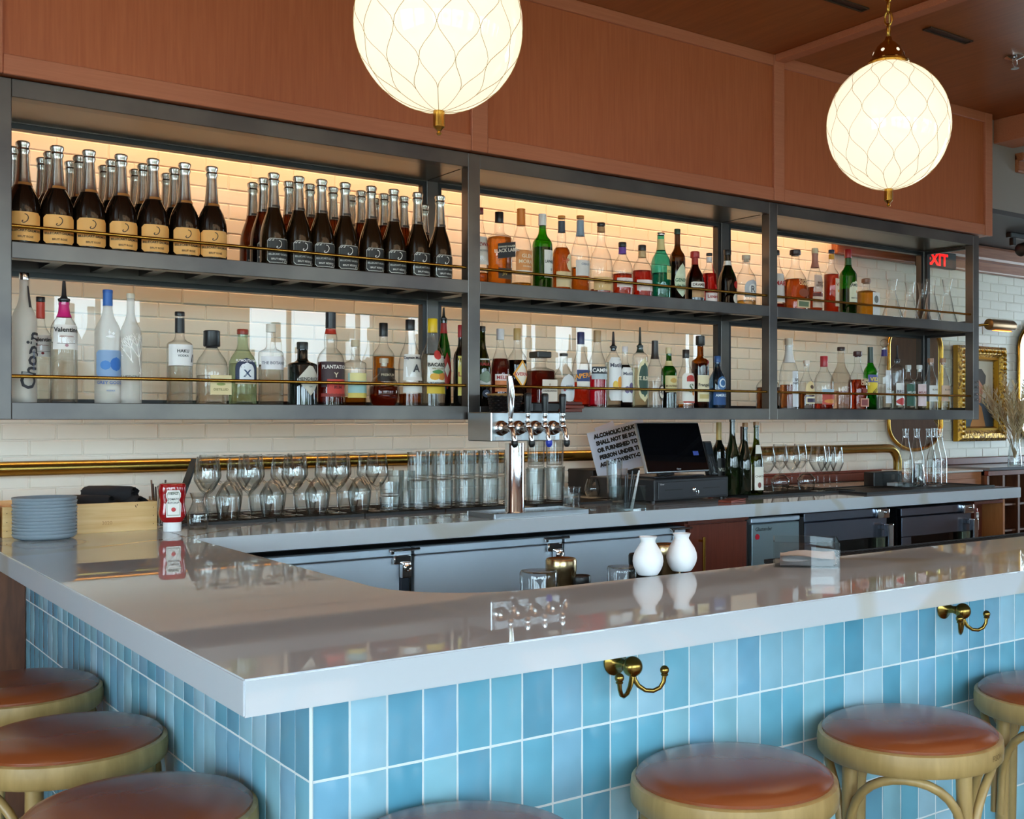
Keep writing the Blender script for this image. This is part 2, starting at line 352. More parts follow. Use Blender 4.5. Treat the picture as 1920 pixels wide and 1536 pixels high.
xcr = onY(1558, 0, YW)[0]
structure(MB().box(xcr, YW-.05, H+.965, XR, YW, H+1.04, M_CROWN, .01).box(xcr, YW-.11, H+1.03, XR, YW, H+1.13, M_CROWN, .02), 'trim_9')
structure(MB().box(4.05, YW-.05, 1.068, 6.2, YW-.007, 1.115, M_RWOOD, .006).box(4.05, YW-.035, 1.115, 6.2, YW-.007, 1.13, M_RWOOD, .004), 'trim_10')
# sprinkler and slot vents
M_VENT = pm('#4a3626', .5, .4)
x, y, d = onZ(1903, 106, ZC)
t = empty('fire_sprinkler', 'small chrome fire sprinkler head on the brown ceiling at right', 'sprinkler', (x, y, ZC))
MB().lathe([(.045, -.0), (.045, -.004), (.02, -.014), (.012, -.016)], M_CHROME, 20).obj('escutcheon', t)
MB().tube([(-.016, 0, -.014), (-.018, 0, -.034), (0, 0, -.05), (.018, 0, -.034), (.016, 0, -.014)], .003, M_CHROME, 6).lathe([(.018, -.052), (.018, -.055)], M_CHROME, 12).obj('nozzle', t)
for px, py, lb in ((1778, 65, 'dark slot vent in the brown ceiling beside the small chrome sprinkler'), (1576, 2, 'dark slot vent in the ceiling cut by the top edge of the picture')):
    x, y, d = onZ(px, py, ZC)
    t = empty('slot_vent', lb, 'vent', (x, y, ZC-.001))
    MB().box(-.14, -.022, -.006, .14, -.016, 0, M_VENT).box(-.14, .016, -.006, .14, .022, 0, M_VENT).box(-.146, -.022, -.006, -.14, .022, 0, M_VENT).box(.14, -.022, -.006, .146, .022, 0, M_VENT).obj('frame', t)
    MB().box(-.14, -.016, -.002, .14, .016, 0, M_BLACK).obj('slot', t)

# ------------------------------------------------------------------ the bar: tiled base, stone counter
TW, TH = .0667, .1282; TX0, TY0 = .715, 1.735; TZ = .8495
bar = MB().box(TX0+.0012, TY0+.0012, 0, 6.4, 1.95, CB-.001, M_GROUT).box(TX0+.0012, 1.95, 0, .95, 4.07, CB-.001, M_GROUT).obj('tiled_bar', None, 'blue tiled bar front and side under the white stone counter', 'bar')
tile_me = []
for k in range(5):
    rr = random.Random(k); nx, nz = 3, 4; x, z = TW/2-.0022, TH/2-.0022; vs = []; fs = []
    for j in range(nz+1):
        for i in range(nx+1):
            u, v = i/nx*2-1, j/nz*2-1; e = max(abs(u), abs(v)) > .99
            vs.append((u*x*(1 if not e else 1+rr.uniform(-.012, .006)), -.0035-(0 if e else .0025)-rr.uniform(0, .0008), v*z*(1 if not e else 1+rr.uniform(-.008, .003))))
    for j in range(nz):
        for i in range(nx): a = j*(nx+1)+i; fs.append((a, a+1, a+nx+2, a+nx+1))
    loop = [i for i in range(nx+1)]+[j*(nx+1)+nx for j in range(1, nz+1)]+[nz*(nx+1)+i for i in range(nx-1, -1, -1)]+[j*(nx+1) for j in range(nz-1, 0, -1)]
    b = len(vs); vs += [(vs[i][0], .004, vs[i][2]) for i in loop]; q = len(loop)
    fs += [(loop[i], b+i, b+(i+1) % q, loop[(i+1) % q]) for i in range(q)]
    mb = MB().add(vs, fs, M_TILE, True); tile_me.append(mb)
tme = []
for mb in tile_me:
    me = mb.mesh('tile'); me.set_sharp_from_angle(angle=math.radians(50)); tme.append(me)
rows = [TZ+TH/2-i*TH for i in range(7)]; cnt = 0; stf = MB()
place = []
for ri, zc in enumerate(rows):
    for i in range(80): place.append((0, ri, i, TX0+TW*(i+.5), TY0, zc))
    for i in range(35): place.append((1, ri, i, TX0, TY0+TW*(i+.5), zc))
def keep(p): return (p[0] == 0 and p[1] < 6 and p[2] < 31) or (p[0] == 1 and p[1] < 3)
for p in place:
    k = random.randrange(5)
    if keep(p) and cnt < 300:
        o = bpy.data.objects.new('tile', tme[k]); C.objects.link(o); o.parent = bar; o.location = (p[3], p[4]+.004, p[5]) if p[0] == 0 else (p[3]+.004, p[4], p[5])
        if p[0]: o.rotation_euler = (0, 0, -PI/2)
        cnt += 1
    else:
        mb = tile_me[k]; Mx = Matrix.Translation((p[3], p[4]+.004, p[5]) if p[0] == 0 else (p[3]+.004, p[4], p[5])) @ Matrix.Rotation(-PI/2 if p[0] else 0, 4, 'Z')
        stf.add([Mx @ Vector(v) for v in mb.v], mb.f, M_TILE, True)
# one narrow row hidden right below the counter
for i in range(80): stf.add([(TX0+TW*i+.002, TY0, TZ+TH+.002), (TX0+TW*(i+1)-.002, TY0, TZ+TH+.002), (TX0+TW*(i+1)-.002, TY0, CB-.001), (TX0+TW*i+.002, TY0, CB-.001)], [(0, 1, 2, 3)], M_TILE)
for i in range(35): stf.add([(TX0, TY0+TW*i+.002, TZ+TH+.002), (TX0, TY0+TW*(i+1)-.002, TZ+TH+.002), (TX0, TY0+TW*(i+1)-.002, CB-.001), (TX0, TY0+TW*i+.002, CB-.001)], [(0, 3, 2, 1)], M_TILE)
o = stf.obj('tilework', bar, fix=False); o['kind'] = 'stuff'
MB().tube([(TX0+.001, TY0+.001, 0), (TX0+.001, TY0+.001, CB-.001)], .0034, M_GROUT, 8).obj('corner_bead', bar)
KX, KY = .5494, 1.5697; IX, IY = 1.08, 2.035; Rr = .26
poly = [(KX, KY), (6.4, KY), (6.4, IY)]+[(IX+Rr-Rr*math.sin(t*PI/20), IY+Rr-Rr*math.cos(t*PI/20)) for t in range(0, 11)]+[(IX, YW-.01), (KX, YW-.01)]
def slab(name, poly, label, cat):
    bm = bmesh.new(); vs = [bm.verts.new((x, y, CT)) for x, y in poly]; f = bm.faces.new(vs); r = bmesh.ops.extrude_face_region(bm, geom=[f])
    for v in [g for g in r['geom'] if isinstance(g, bmesh.types.BMVert)]: v.co.z = CB
    bmesh.ops.recalc_face_normals(bm, faces=bm.faces[:])
    bmesh.ops.bevel(bm, geom=[e for e in bm.edges if abs(e.verts[0].co.z-e.verts[1].co.z) < 1e-6 or (len(e.link_faces) == 2 and e.calc_face_angle() > .5)], offset=.0025, segments=2, affect='EDGES')
    me = bpy.data.meshes.new(name); bm.to_mesh(me); bm.free(); me.materials.append(M_QUARTZ)
    return put(bpy.data.objects.new(name, me), None, label, cat)
o = slab('bar_counter', poly, 'polished white stone bar counter wrapping the corner, on the blue tiled base', 'counter'); C.objects.link(o)
YCF = 3.515; XCR = 5.425
o = slab('back_counter', [(IX+.0005, YCF), (XCR, YCF), (XCR, YW-.06), (IX+.0005, YW-.06)], 'white stone back counter with grey veins under the bottle shelves', 'counter'); C.objects.link(o)

# ------------------------------------------------------------------ hanging steel bottle shelf
T = .0508
XP = [(onY(-3, 0, YS)[0], onY(22, 0, YS)[0])]+[(onY(a, 0, YS)[0], onY(a, 0, YS)[0]+T) for a in (878, 1443, 1825)]
XP[0] = (XP[0][1]-T, XP[0][1]); YR = 4.02; ZB = (H, H+.050); ZM = (H+.466, H+.514); ZT = (H+.930, H+.983)
DK0 = ZB[1]-.004; DK1 = ZM[1]-.006
sh = empty('bottle_shelf', 'two tier blackened steel bottle shelf with three bays hanging over the back counter', 'shelf', (0, 0, 0))
for i, (a, b) in enumerate(XP):
    MB().box(a, YS, ZB[0], b, YS+T, ZT[1], M_FRAME, .002).obj('post', sh)
    MB().box(a, YR-T, ZB[0]+.001, b, YR, ZT[1], M_FRAME, .002).obj('post', sh)
    for z0, z1 in (ZB, ZM, ZT): MB().box(a+.002, YS+T, z0+.002, b-.002, YR-T, z1-.002, M_FRAME).obj('side_bar', sh)
for z0, z1 in (ZB, ZM, ZT):
    for i in range(3):
        a, b = XP[i][1], XP[i+1][0]
        MB().box(a, YS+.0005, z0, b, YS+T, z1, M_FRAME, .0015).obj('beam', sh)
        MB().box(a, YR-T, z0, b, YR, z1, M_FRAME).obj('beam', sh)
def perf(nt, p, o):
    N = nt.nodes.new; L = nt.links.new; tc = N('ShaderNodeTexCoord'); v = N('ShaderNodeTexVoronoi'); v.inputs['Scale'].default_value = 140; v.inputs['Randomness'].default_value = 0
    r = N('ShaderNodeValToRGB'); r.color_ramp.interpolation = 'CONSTANT'; r.color_ramp.elements[0].color = (.003, .003, .003, 1); r.color_ramp.elements[1].position = .38; r.color_ramp.elements[1].color = (*srgb('#7a6f66'), 1)
    L(tc.outputs['Object'], v.inputs['Vector']); L(v.outputs['Distance'], r.inputs[0]); L(r.outputs[0], p.inputs['Base Color']); p.inputs['Metallic'].default_value = .6; p.inputs['Roughness'].default_value = .4
M_PERF = nodemat('perforated_steel', perf)
M_TOPDECK = pm('#6b6155', .30, .85, noise=(2.5, .25))
for i in range(3):
    a, b = XP[i][1], XP[i+1][0]
    MB().box(a, YS+T, DK0-.006, b, YR-T, DK0, M_BLKM).obj('shelf_board', sh)
    MB().box(a, YS+T, DK1-.006, b, YR-T, DK1, M_PERF).obj('shelf_board', sh)
    MB().box(a, YS+T-.01, ZT[0]+.004, b, YR-T+.01, ZT[0]+.012, M_TOPDECK).obj('top_board', sh)
    nb = 10
    for k in range(1, nb): x = a+(b-a)*k/nb; MB().box(x-.02, YS+T, ZM[0]+.012, x+.02, YR-T, DK1-.006, M_BLACK).obj('cross_rib', sh)
    for z0, z1 in ((ZB[1], ZM[0]), (ZM[1], ZT[0])):
        MB().add([(a+.012, YR-.028, z0+.012), (b-.012, YR-.028, z0+.012), (b-.012, YR-.028, z1-.012), (a+.012, YR-.028, z1-.012)], [(0, 1, 2, 3)], M_PANE).obj('pane', sh, fix=False)
        mb = MB(); f = .016
        mb.box(a, YR-.045, z0, b, YR-.01, z0+f, M_BLACK).box(a, YR-.045, z1-f, b, YR-.01, z1, M_BLACK).box(a, YR-.045, z0+f, a+f, YR-.01, z1-f, M_BLACK).box(b-f, YR-.045, z0+f, b, YR-.01, z1-f, M_BLACK).obj('pane_frame', sh)
        zr = z0+(.076 if z0 < 1.6 else .048)
        MB().tube([(a-.004, YS+.018, zr), (b+.004, YS+.018, zr)], .0055, M_BRASS, 12).obj('guard_rail', sh)
# right end panes
a, b = XP[3]
for z0, z1 in ((ZB[1], ZM[0]), (ZM[1], ZT[0])):
    MB().add([(a+.022, YS+T+.012, z0+.012), (a+.022, YR-T-.012, z0+.012), (a+.022, YR-T-.012, z1-.012), (a+.022, YS+T+.012, z1-.012)], [(0, 3, 2, 1)], M_PANE).obj('pane', sh, fix=False)
    f = .014; MB().box(a+.01, YS+T, z0, a+.035, YR-T, z0+f, M_BLACK).box(a+.01, YS+T, z1-f, a+.035, YR-T, z1, M_BLACK).box(a+.01, YR-T-f, z0+f, a+.035, YR-T, z1-f, M_BLACK).obj('pane_frame', sh)
mb = MB()
for px, py in ((1836, 0),):
    for z in (.105, .135, .175, .2): mb.lathe([(.006, 0), (.006, -.002), (.004, -.006)], M_CHROME, 10, M=Matrix.Translation((XP[3][0]+.032, YS, H+z)) @ Matrix.Rotation(PI/2, 4, 'X') @ Matrix.Rotation(PI, 4, 'X'))
mb.obj('screw_heads', sh)
# ------------------------------------------------------------------ globe lamps over the bar
def globe_lamp(name, label, X, Y, Z, R):
    t = empty(name, label, 'lamp', (X, Y, Z+R*1.04)); zz = -R*1.04
    pr = [(R*math.sin(a*PI/30), -R*1.04*math.cos(a*PI/30)+zz) for a in range(1, 29)]
    MB().lathe(pr, emis('#ffffff', 1) if 0 else GLOBE, 48).obj('globe', t)
    rows_ = [18, 40, 62, 84, 106, 128, 150]; N = 12; mb = MB()
    def P(th, ph): a = math.radians(th); r = R*1.003; return (r*math.sin(a)*math.cos(ph), r*math.sin(a)*math.sin(ph), r*1.04*math.cos(a)+zz)
    for j in range(len(rows_)-1):
        for i in range(N):
            p0 = 2*PI*(i+.5*(j % 2))/N
            for s in (-1, 1):
                p1 = p0+s*PI/N; pts = []
                for k in range(6):
                    u = k/5; e = u*u*(3-2*u); pts.append(P(rows_[j]+(rows_[j+1]-rows_[j])*u, p0+(p1-p0)*e))
                mb.tube(pts, .0006, M_NET, 4)
    for i in range(N):
        p0 = 2*PI*i/N; mb.tube([P(150+k*5.4, p0) for k in range(6)], .0006, M_NET, 4)
    mb.obj('net', t)
    MB().lathe([(R*.32, -R*.045), (R*.335, -R*.02), (R*.33, R*.01), (R*.30, R*.03), (R*.27, R*.06), (R*.25, R*.14), (R*.19, R*.25), (R*.12, R*.32), (R*.07, R*.35), (.008, R*.42)], M_BRASS, 32).obj('fitter', t)
    mb = MB()
    for k in range(6): mb.lathe([(.006, 0), (.005, .001)], GLOBE, 10, M=Matrix.Rotation(k*PI/3+.3, 4, 'Z') @ Matrix.Translation((R*.243, 0, R*.15)) @ Matrix.Rotation(PI/2-.35, 4, 'Y'))
    mb.obj('vent_hole', t)
    zb = 2*zz
    MB().lathe([(.004, zb-.052), (.006, zb-.048), (.003, zb-.044), (.007, zb-.040), (.011, zb-.036), (.013, zb-.034), (.013, zb-.004), (.012, zb+.003)], M_BRASS, 20).obj('finial', t)
    z = R*.42; k = 0
    while Z+R*1.04+z < ZC-.03:
        pts = [((.011 if 1 else 0)*math.cos(a), 0, .021*math.sin(a)) for a in [2*PI*i/14 for i in range(14)]]
        M = Matrix.Translation((0, 0, z+.018)) @ Matrix.Rotation(PI/2*(k % 2)+.4, 4, 'Z')
        MB().tube([M @ Vector(p) for p in pts], .0032, M_BRASS, 6, closed=True).obj('chain_link', t); z += .036; k += 1
    MB().lathe([(.05, ZC-(Z+R*1.04)-.001), (.05, ZC-(Z+R*1.04)-.008), (.03, ZC-(Z+R*1.04)-.022), (.008, ZC-(Z+R*1.04)-.03)], M_BRASS, 24).obj('canopy', t)
    MB().tube([(0.004, 0, R*.4), (.006, .003, ZC-(Z+R*1.04)-.02)], .0018, pm('#c9a24a', .4), 6).obj('cord', t)
    l = bpy.data.lights.new('globe_light', 'POINT'); l.energy = 16; l.color = (1, .66, .36); l.shadow_soft_size = R*1.07
    lo = bpy.data.objects.new('globe_light', l); C.objects.link(lo); lo.location = (X, Y, Z); lo.visible_camera = False
    return t
GLOBE = pm('#8f8a80', .06); p = GLOBE.node_tree.nodes['Principled BSDF']; p.inputs['Emission Color'].default_value = (1, .87, .64, 1); p.inputs['Emission Strength'].default_value = .92
M_NET = pm('#b09458', .5, .2)
for px, py, lb in ((823, 46, 'large round white glass globe lamp cut by the top edge, nearer of the two'), (1666, 236, 'round white glass globe lamp on a brass chain, farther of the two')):
    X, Z, d = onY(px, py, 2.22); globe_lamp('globe_pendant', lb, X, 2.22, Z, .184)
t = globe_lamp('globe_pendant', 'round white glass globe lamp seen mirrored in the left shelf glass', -.02, 2.22, H+.84, .184)

# ------------------------------------------------------------------ stools
def stool(label, X, Y, rz):
    t = empty('bar_stool', label, 'stool', (X, Y, 0), rz, None); R = .191; zt = .772
    MB().lathe([(R-.022, zt-.045), (R-.006, zt-.047), (R, zt-.040), (R+.001, zt-.02), (R-.001, zt-.003), (R-.006, zt), (R-.016, zt), (R-.018, zt-.01)], M_BENT, 56, cap0=False, cap1=False).obj('seat_ring', t)
    MB().lathe([(0, zt-.03), (R-.017, zt-.03), (R-.0085, zt-.004), (R-.0095, zt+.005), (R-.017, zt+.012), (R-.035, zt+.019), (R-.07, zt+.0245), (R-.12, zt+.027), (0, zt+.028)], M_LEATHER, 56).obj('seat_pad', t)
    for k in range(4):
        a = PI/4+k*PI/2; c, s = math.cos(a), math.sin(a); P = []
        for u in range(9):
            q = u/8; r = .158+.014*q; P.append((r*c, r*s, zt-.045-q*(zt-.045)))
        MB().tube(P, .0155, M_BENT, 14, rs=[.0165-.004*u/8 for u in range(9)]).obj('leg', t)
        # bentwood arch between this leg and the next
        b = a+PI/2; A = Vector((math.cos(a), math.sin(a), 0)); B = Vector((math.cos(b), math.sin(b), 0)); P = []
        for u in range(17):
            q = u/16; th = PI*q; h = math.sin(th)**.55
            r = .168; ang = a+(b-a)*(.5-.5*math.cos(th)*.93); P.append((r*math.cos(ang)*(1+.05*(1-h)), r*math.sin(ang)*(1+.05*(1-h)), zt-.055-.215*(1-h)))
        MB().tube(P, .0095, M_BENT, 10).obj('arch_brace', t)
    MB().tube([(.163*math.cos(i*PI/18), .163*math.sin(i*PI/18), .27) for i in range(36)], .010, M_BENT, 10, closed=True).obj('foot_ring', t)
    return t
def stool_at(px, py): x, y, d = onZ(px, py, .772); return x, y
s0 = None
for px, py, lb, rz in ((1376, 1458, 'brown leather stool in front of the bar, left of the one with a stamped ring', .25), (1704, 1361, 'brown leather stool whose wooden ring bears a small dark stamp', .62), (1981, 1290, 'brown leather stool cut by the right edge of the picture', .5),
                       (868, 1600, 'stool of which only the top of the pad shows below the tiled corner', .2), (33, 1283, 'farthest stool along the tiled side of the bar', .35), (128, 1375, 'middle stool of the three along the tiled side of the bar', .2), (262, 1512, 'nearest stool at the tiled side, large at the bottom left', .4)):
    k = (px-CX)/F; x, y = (onY(px, 0, 1.534)[0], 1.534) if px > 500 else (.5245, .5245*(ca-k*sa)/(k*ca+sa))
    if s0 is None: s0 = stool(lb, x, y, rz)
    else:
        s = clone(s0, (x, y, 0), lb, rz)
        if 'stamp' in lb:
            mb = MB(); R = .1925; th0 = math.radians(-78)-rz
            add_text(mb, 'FISON', .011, pm('#5c4420', .6), lambda u, v: (R*math.cos(th0+u/R), R*math.sin(th0+u/R), .752+v), bold=.0)
            mb.obj('stamp', s)
# ------------------------------------------------------------------ brass hooks under the counter
def hook(label, px, py):
    X, Z, d = onY(px, py, TY0-.004); t = empty('coat_hook', label, 'hook', (X, TY0-.003, CB-.048)); t.scale = (.84, .84, .84)
    MB().lathe([(.031, 0), (.031, .004), (.027, .007), (.018, .012), (.012, .02), (.0105, .035), (.0125, .046), (.0105, .05)], M_OBRASS, 28, M=Matrix.Rotation(PI/2, 4, 'X')).obj('backplate', t)
    MB().lathe([(.023*math.sin(a*PI/12), -.023*math.cos(a*PI/12)) for a in range(0, 13)], M_OBRASS, 24, c=(0, -.066, 0)).obj('boss', t)
    for s in (-1, 1):
        q = [(0, -.066, -.018), (s*.004, -.068, -.030), (s*.012, -.072, -.043), (s*.026, -.080, -.054), (s*.042, -.088, -.056), (s*.055, -.096, -.049), (s*.062, -.100, -.036), (s*.064, -.101, -.020)]
        o = MB().tube(q, .005, M_OBRASS, 10, rs=[.0065, .0062, .0055, .005, .005, .005, .005, .0055]).obj('hook_arm', t)
        MB().lathe([(.0105*math.sin(a*PI/10), -.0105*math.cos(a*PI/10)) for a in range(0, 11)], M_OBRASS, 18, c=(s*.064, -.101, -.010)).lathe([(.008, -.022), (.0085, -.020), (.0065, -.017)], M_OBRASS, 16, c=(s*.064, -.101, 0)).obj('knob', o)
    return t
hook('double brass coat hook under the bar counter, nearer the corner', 1153, 1290)
hook('double brass coat hook under the bar counter, farther to the right', 1770, 1165)
# ------------------------------------------------------------------ bottles
SH = {
 'tall': [(0, .9), (.008, .98), (.02, 1), (.62, 1), (.66, .94), (.70, .8), (.745, .56), (.79, .42), (.84, .36), (1, .34)],
 'bord': [(0, .93), (.01, 1), (.59, 1), (.63, .95), (.665, .8), (.70, .57), (.74, .42), (.79, .36), (1, .35)],
 'slope': [(0, .93), (.01, 1), (.48, 1), (.55, .94), (.62, .8), (.69, .58), (.76, .43), (.82, .38), (1, .36)],
 'flat': [(0, .95), (.01, 1), (.63, 1), (.65, .98), (.668, .88), (.685, .6), (.705, .43), (.74, .36), (1, .34)],
 'orb': [(0, .5), (.02, .7), (.1, .9), (.22, .99), (.34, 1), (.46, .92), (.56, .74), (.63, .5), (.69, .3), (.76, .25), (1, .24)],
 'wide': [(0, .88), (.015, .97), (.12, 1), (.36, 1), (.46, .95), (.55, .82), (.62, .62), (.69, .42), (.76, .33), (1, .31)],
 'fat': [(0, .9), (.015, .98), (.03, 1), (.50, 1), (.57, .95), (.63, .82), (.69, .6), (.75, .42), (.81, .36), (1, .35)],
 'champ': [(0, .86), (.008, .97), (.02, 1), (.30, 1), (.38, .955), (.45, .85), (.52, .69), (.58, .54), (.63, .46), (.72, .39), (.85, .33), (.92, .315), (1, .31)],
 'fatchamp': [(0, .86), (.008, .97), (.02, 1), (.34, 1), (.40, .97), (.45, .90), (.50, .79), (.545, .65), (.58, .52), (.62, .44), (.70, .385), (.80, .335), (.88, .31), (1, .29)],
 'bulb': [(0, .93), (.01, 1), (.46, 1), (.50, .97), (.55, .85), (.59, .62), (.62, .44), (.66, .46), (.72, .49), (.76, .44), (.80, .36), (1, .35)],
 'wineb': [(0, .93), (.01, 1), (.58, 1), (.62, .95), (.66, .8), (.70, .55), (.75, .40), (.80, .37), (1, .36)],
 'burg': [(0, .93), (.01, 1), (.42, 1), (.50, .93), (.58, .76), (.66, .54), (.74, .41), (.80, .37), (1, .35)],
 'swing': [(0, .93), (.01, 1), (.40, 1), (.50, .93), (.60, .76), (.70, .56), (.80, .42), (.88, .36), (1, .36)],
 'sqr': [(0, .95), (.01, 1), (.62, 1), (.65, .97), (.68, .85), (.70, .6), (.72, .42), (.75, .37), (1, .36)],
}
def interp(prof, z):
    for (a, ra), (b, rb) in zip(prof, prof[1:]):
        if a <= z <= b: return ra+(rb-ra)*(z-a)/max(1e-9, b-a)
    return prof[-1][1]
def patch(mb, fn, z0, z1, ang, m, shape='rect', u0=0, nu=8, nz=None, slant=0):
    """label patch wrapped on the surface; z in fractions, ang = half angle"""
    nz = nz or (1 if shape == 'rect' else 10); vs = []; fs = []
    for j in range(nz+1):
        t = j/nz; z = z0+(z1-z0)*t
        if shape == 'diamond': wd = 1-abs(2*t-1)
        elif shape == 'oval': wd = math.sqrt(max(0, 1-(2*t-1)**2))
        elif shape == 'arch': wd = 1 if t < .55 else math.sqrt(max(0, 1-((t-.55)/.45)**2))
        elif shape == 'leaf': wd = math.sin(PI*t)**.8*(1.15-.3*t)
        elif shape == 'round': wd = min(1, .8+min(t, 1-t)*3)
        else: wd = 1
        wd = max(wd, .01)
        for i in range(nu+1):
            s = (i/nu*2-1)*ang*wd; vs.append(fn(u0+s, z+slant*s/ang*(z1-z0)))
    for j in range(nz):
        for i in range(nu): a = j*(nu+1)+i; fs.append((a, a+1, a+nu+2, a+nu+1))
    mb.add(vs, fs, m, True)
NB = [0]
def bottle(name, label, X, Y, deck, h, r, shape, gm, liq=None, cap=None, lab=(), p=2.0, ay=1.0, group=None, rot=0, cat='bottle', n=24, neck=None, rough=.55):
    """gm glass material; liq (colour, level); cap (colour, fraction, style); lab [(z0,z1,ang,colour,shape,[items])]"""
    prof = SH[shape]; cf = cap[1] if cap else 0; style = cap[2] if cap else ''
    top = 1-(cf if style not in ('sleeve', 'foil') else .012)
    if style == 'cork' or style == 'pour' or style == 'ball': top = 1-cf
    # stretch the profile so its neck ends under the cap
    pz = [(z, q) for z, q in prof if z < top-.01]+[(top, interp(prof, top))]
    pts = [(q*r, z*h) for z, q in pz]
    if style in ('cork', 'pour', 'ball', ''): nr = pts[-1][0]; pts = pts[:-1]+[(nr, h*top*.965), (nr*1.18, h*top*.97), (nr*1.18, h*top)]
    root = MB().lathe(pts, gm, n, p=p, ay=ay).obj(name, None, label, cat, group, None, (X, Y, deck+.0004), rot)
    if liq:
        lv = liq[1]; q = [(interp(pz, z/40*1.0)*r*.93, z/40*h) for z in range(0, 41) if .012 < z/40 < lv*.999]+[(interp(pz, lv)*r*.93, lv*h)]
        MB().lathe(q, liquid(liq[0]), n, p=p, ay=ay).obj('liquid', root)
    nr = prof[-1][1]*r
    if cap:
        cm = cap[3] if len(cap) > 3 else pm(cap[0] or '#888888', .35)
        if style == 'cyl':
            MB().lathe([(nr*1.12, h*(1-cf)), (nr*1.14, h*(1-cf)+.001), (nr*1.14, h-.002), (nr*1.05, h)], cm, 20).obj('cap', root)
        elif style == 'wide':
            MB().lathe([(nr*1.05, h*(1-cf)-.004), (nr*1.1, h*(1-cf)), (nr*1.5, h*(1-cf)+.001), (nr*1.6, h*(1-cf)+.004), (nr*1.55, h-.003), (nr*1.3, h)], cm, 20).obj('stopper', root)
        elif style == 'box':
            q = nr*1.85; MB().box(-q, -q, h*(1-cf), q, q, h, cm, .003).obj('cap', root)
        elif style == 'cork':
            MB().lathe([(nr*.8, h*(1-cf)-.012), (nr*.8, h*(1-cf)), (nr*1.25, h*(1-cf)), (nr*1.25, h-.001), (nr*1.15, h)], cm, 18).obj('stopper', root)
        elif style == 'ball':
            MB().lathe([(nr*.7, h*(1-cf)), (nr*1.0, h*(1-cf)+.003)]+[(nr*1.7*math.sin(a*PI/8), h-nr*1.7-nr*1.7*math.cos(a*PI/8)) for a in range(1, 8)]+[(.0005, h)], M_CLEAR, 20).obj('stopper', root)
        elif style == 'sleeve':
            zs = [1-cf+cf*i/6 for i in range(7)]
            q = [(interp(pz, z)*r+.0012, z*h) for z in zs[:-1]]+[(nr*1.1, h-.001), (nr*.95, h)]
            MB().lathe(q, cm, 20).obj('neck_sleeve', root)
        elif style == 'foil':
            zs = [1-cf+cf*i/12 for i in range(10)]
            q = [(interp(pz, z)*r+.0011, z*h) for z in zs if z < .87]+[(nr*1.12, .88*h), (nr*1.28, .90*h), (nr*1.36, .915*h), (nr*1.18, .928*h), (nr*1.22, .945*h), (nr*1.42, .965*h), (nr*1.4, .985*h), (nr*1.1, .997*h), (0.0002, h)]
            MB().lathe(q, cm, n, rib=lambda t, z: .03*math.sin(t*9) if z > .90*h else .006*math.sin(t*3)).obj('foil', root)
            mb = MB(); patch(mb, lambda u, z: ((interp(pz, z)*r+.0016)*math.sin(u), -(interp(pz, z)*r+.0016)*math.cos(u), z*h), 1-cf+.004, 1-cf+.028, 1.0, cap[4] if len(cap) > 4 else pm('#4a4038', .5), 'rect', .3)
            mb.obj('foil_band', root)
        elif style == 'pour':
            z0 = h*(1-cf)
            MB().lathe([(nr*.8, z0-.012), (nr*1.0, z0), (nr*1.3, z0+.003), (nr*1.3, z0+.008), (nr*.8, z0+.012), (nr*.55, z0+.018), (nr*.36, h*.985), (nr*.3, h)], cm, 16).obj('pourer', root)
    if neck:   # (z0, z1, colour) band on the neck
        for z0, z1, c in neck:
            mb = MB(); zs = [z0+(z1-z0)*i/4 for i in range(5)]
            mb.lathe([(interp(pz, z)*r+.0009, z*h) for z in zs], pm(c, .4), 20, p=p, ay=ay, cap0=False, cap1=False).obj('neck_band', root)
    if lab:
        e = [0]
        def surf(eps):
            def fn(u, z):
                R_ = interp(pz, z)*r
                if p > 2.5: return (u*R_, -R_*ay*(1/(1+abs(u)**p)**(1/p) if 0 else 1)-eps, z*h)
                return ((R_+eps)*math.sin(u), -(R_+eps)*ay*math.cos(u), z*h)
            return fn
        base = MB(); letter = MB()
        for li, L in enumerate(lab):
            z0, z1, ang, col, shp = L[:5]; items = L[5] if len(L) > 5 else (); u0 = L[6] if len(L) > 6 else 0
            if col: patch(base, surf(.0009+.0001*li), z0, z1, ang, pm(col, rough), shp, u0, slant=L[7] if len(L) > 7 else 0)
            for k, it in enumerate(items):
                if it[0] == 't':
                    _, s, zc, sz, c = it[:5]; du = it[5] if len(it) > 5 else 0; rt = it[6] if len(it) > 6 else 0
                    fn = surf(.0017)
                    if p > 2.5: f2 = lambda u, v, fn=fn: fn(u/r, v/h)
                    else: f2 = lambda u, v, fn=fn: fn(u/max(.3*r, interp(pz, v/h)*r), v/h)
                    add_text(letter, s, sz*h, pm(c, .6), f2, maxw=2*ang*r*.9 if not rt else None, u0=(u0+du)*r, v0=zc*h, ang=rt, bold=.025)
                elif it[0] == 's':
                    _, pts, zc, sz, c = it[:5]; wk = it[5] if len(it) > 5 else .045; fn = surf(.0017); wd_ = .07*sz*h
                    for (xa, ya), (xb, yb) in zip(pts, pts[1:]):
                        dx, dy = xb-xa, yb-ya; ln = math.hypot(dx, dy) or 1; nx, ny = -dy/ln*wk, dx/ln*wk
                        letter.add([fn((u0*r+(x_+0)*sz*h)/r, (zc*h+y_*sz*h)/h) for x_, y_ in ((xa+nx, ya+ny), (xa-nx, ya-ny), (xb-nx, yb-ny), (xb+nx, yb+ny))], [(0, 1, 2, 3)], pm(c, .6))
                else:
                    _, a0, a1, an, c, sp = it[:6]; du = it[6] if len(it) > 6 else 0
                    patch(base, surf(.0012+.0001*k), a0, a1, an, pm(c, rough), sp, u0+du)
        lo = base.obj('label', root, fix=False)
        if letter.v: letter.obj('lettering', lo, fix=False)
    return root
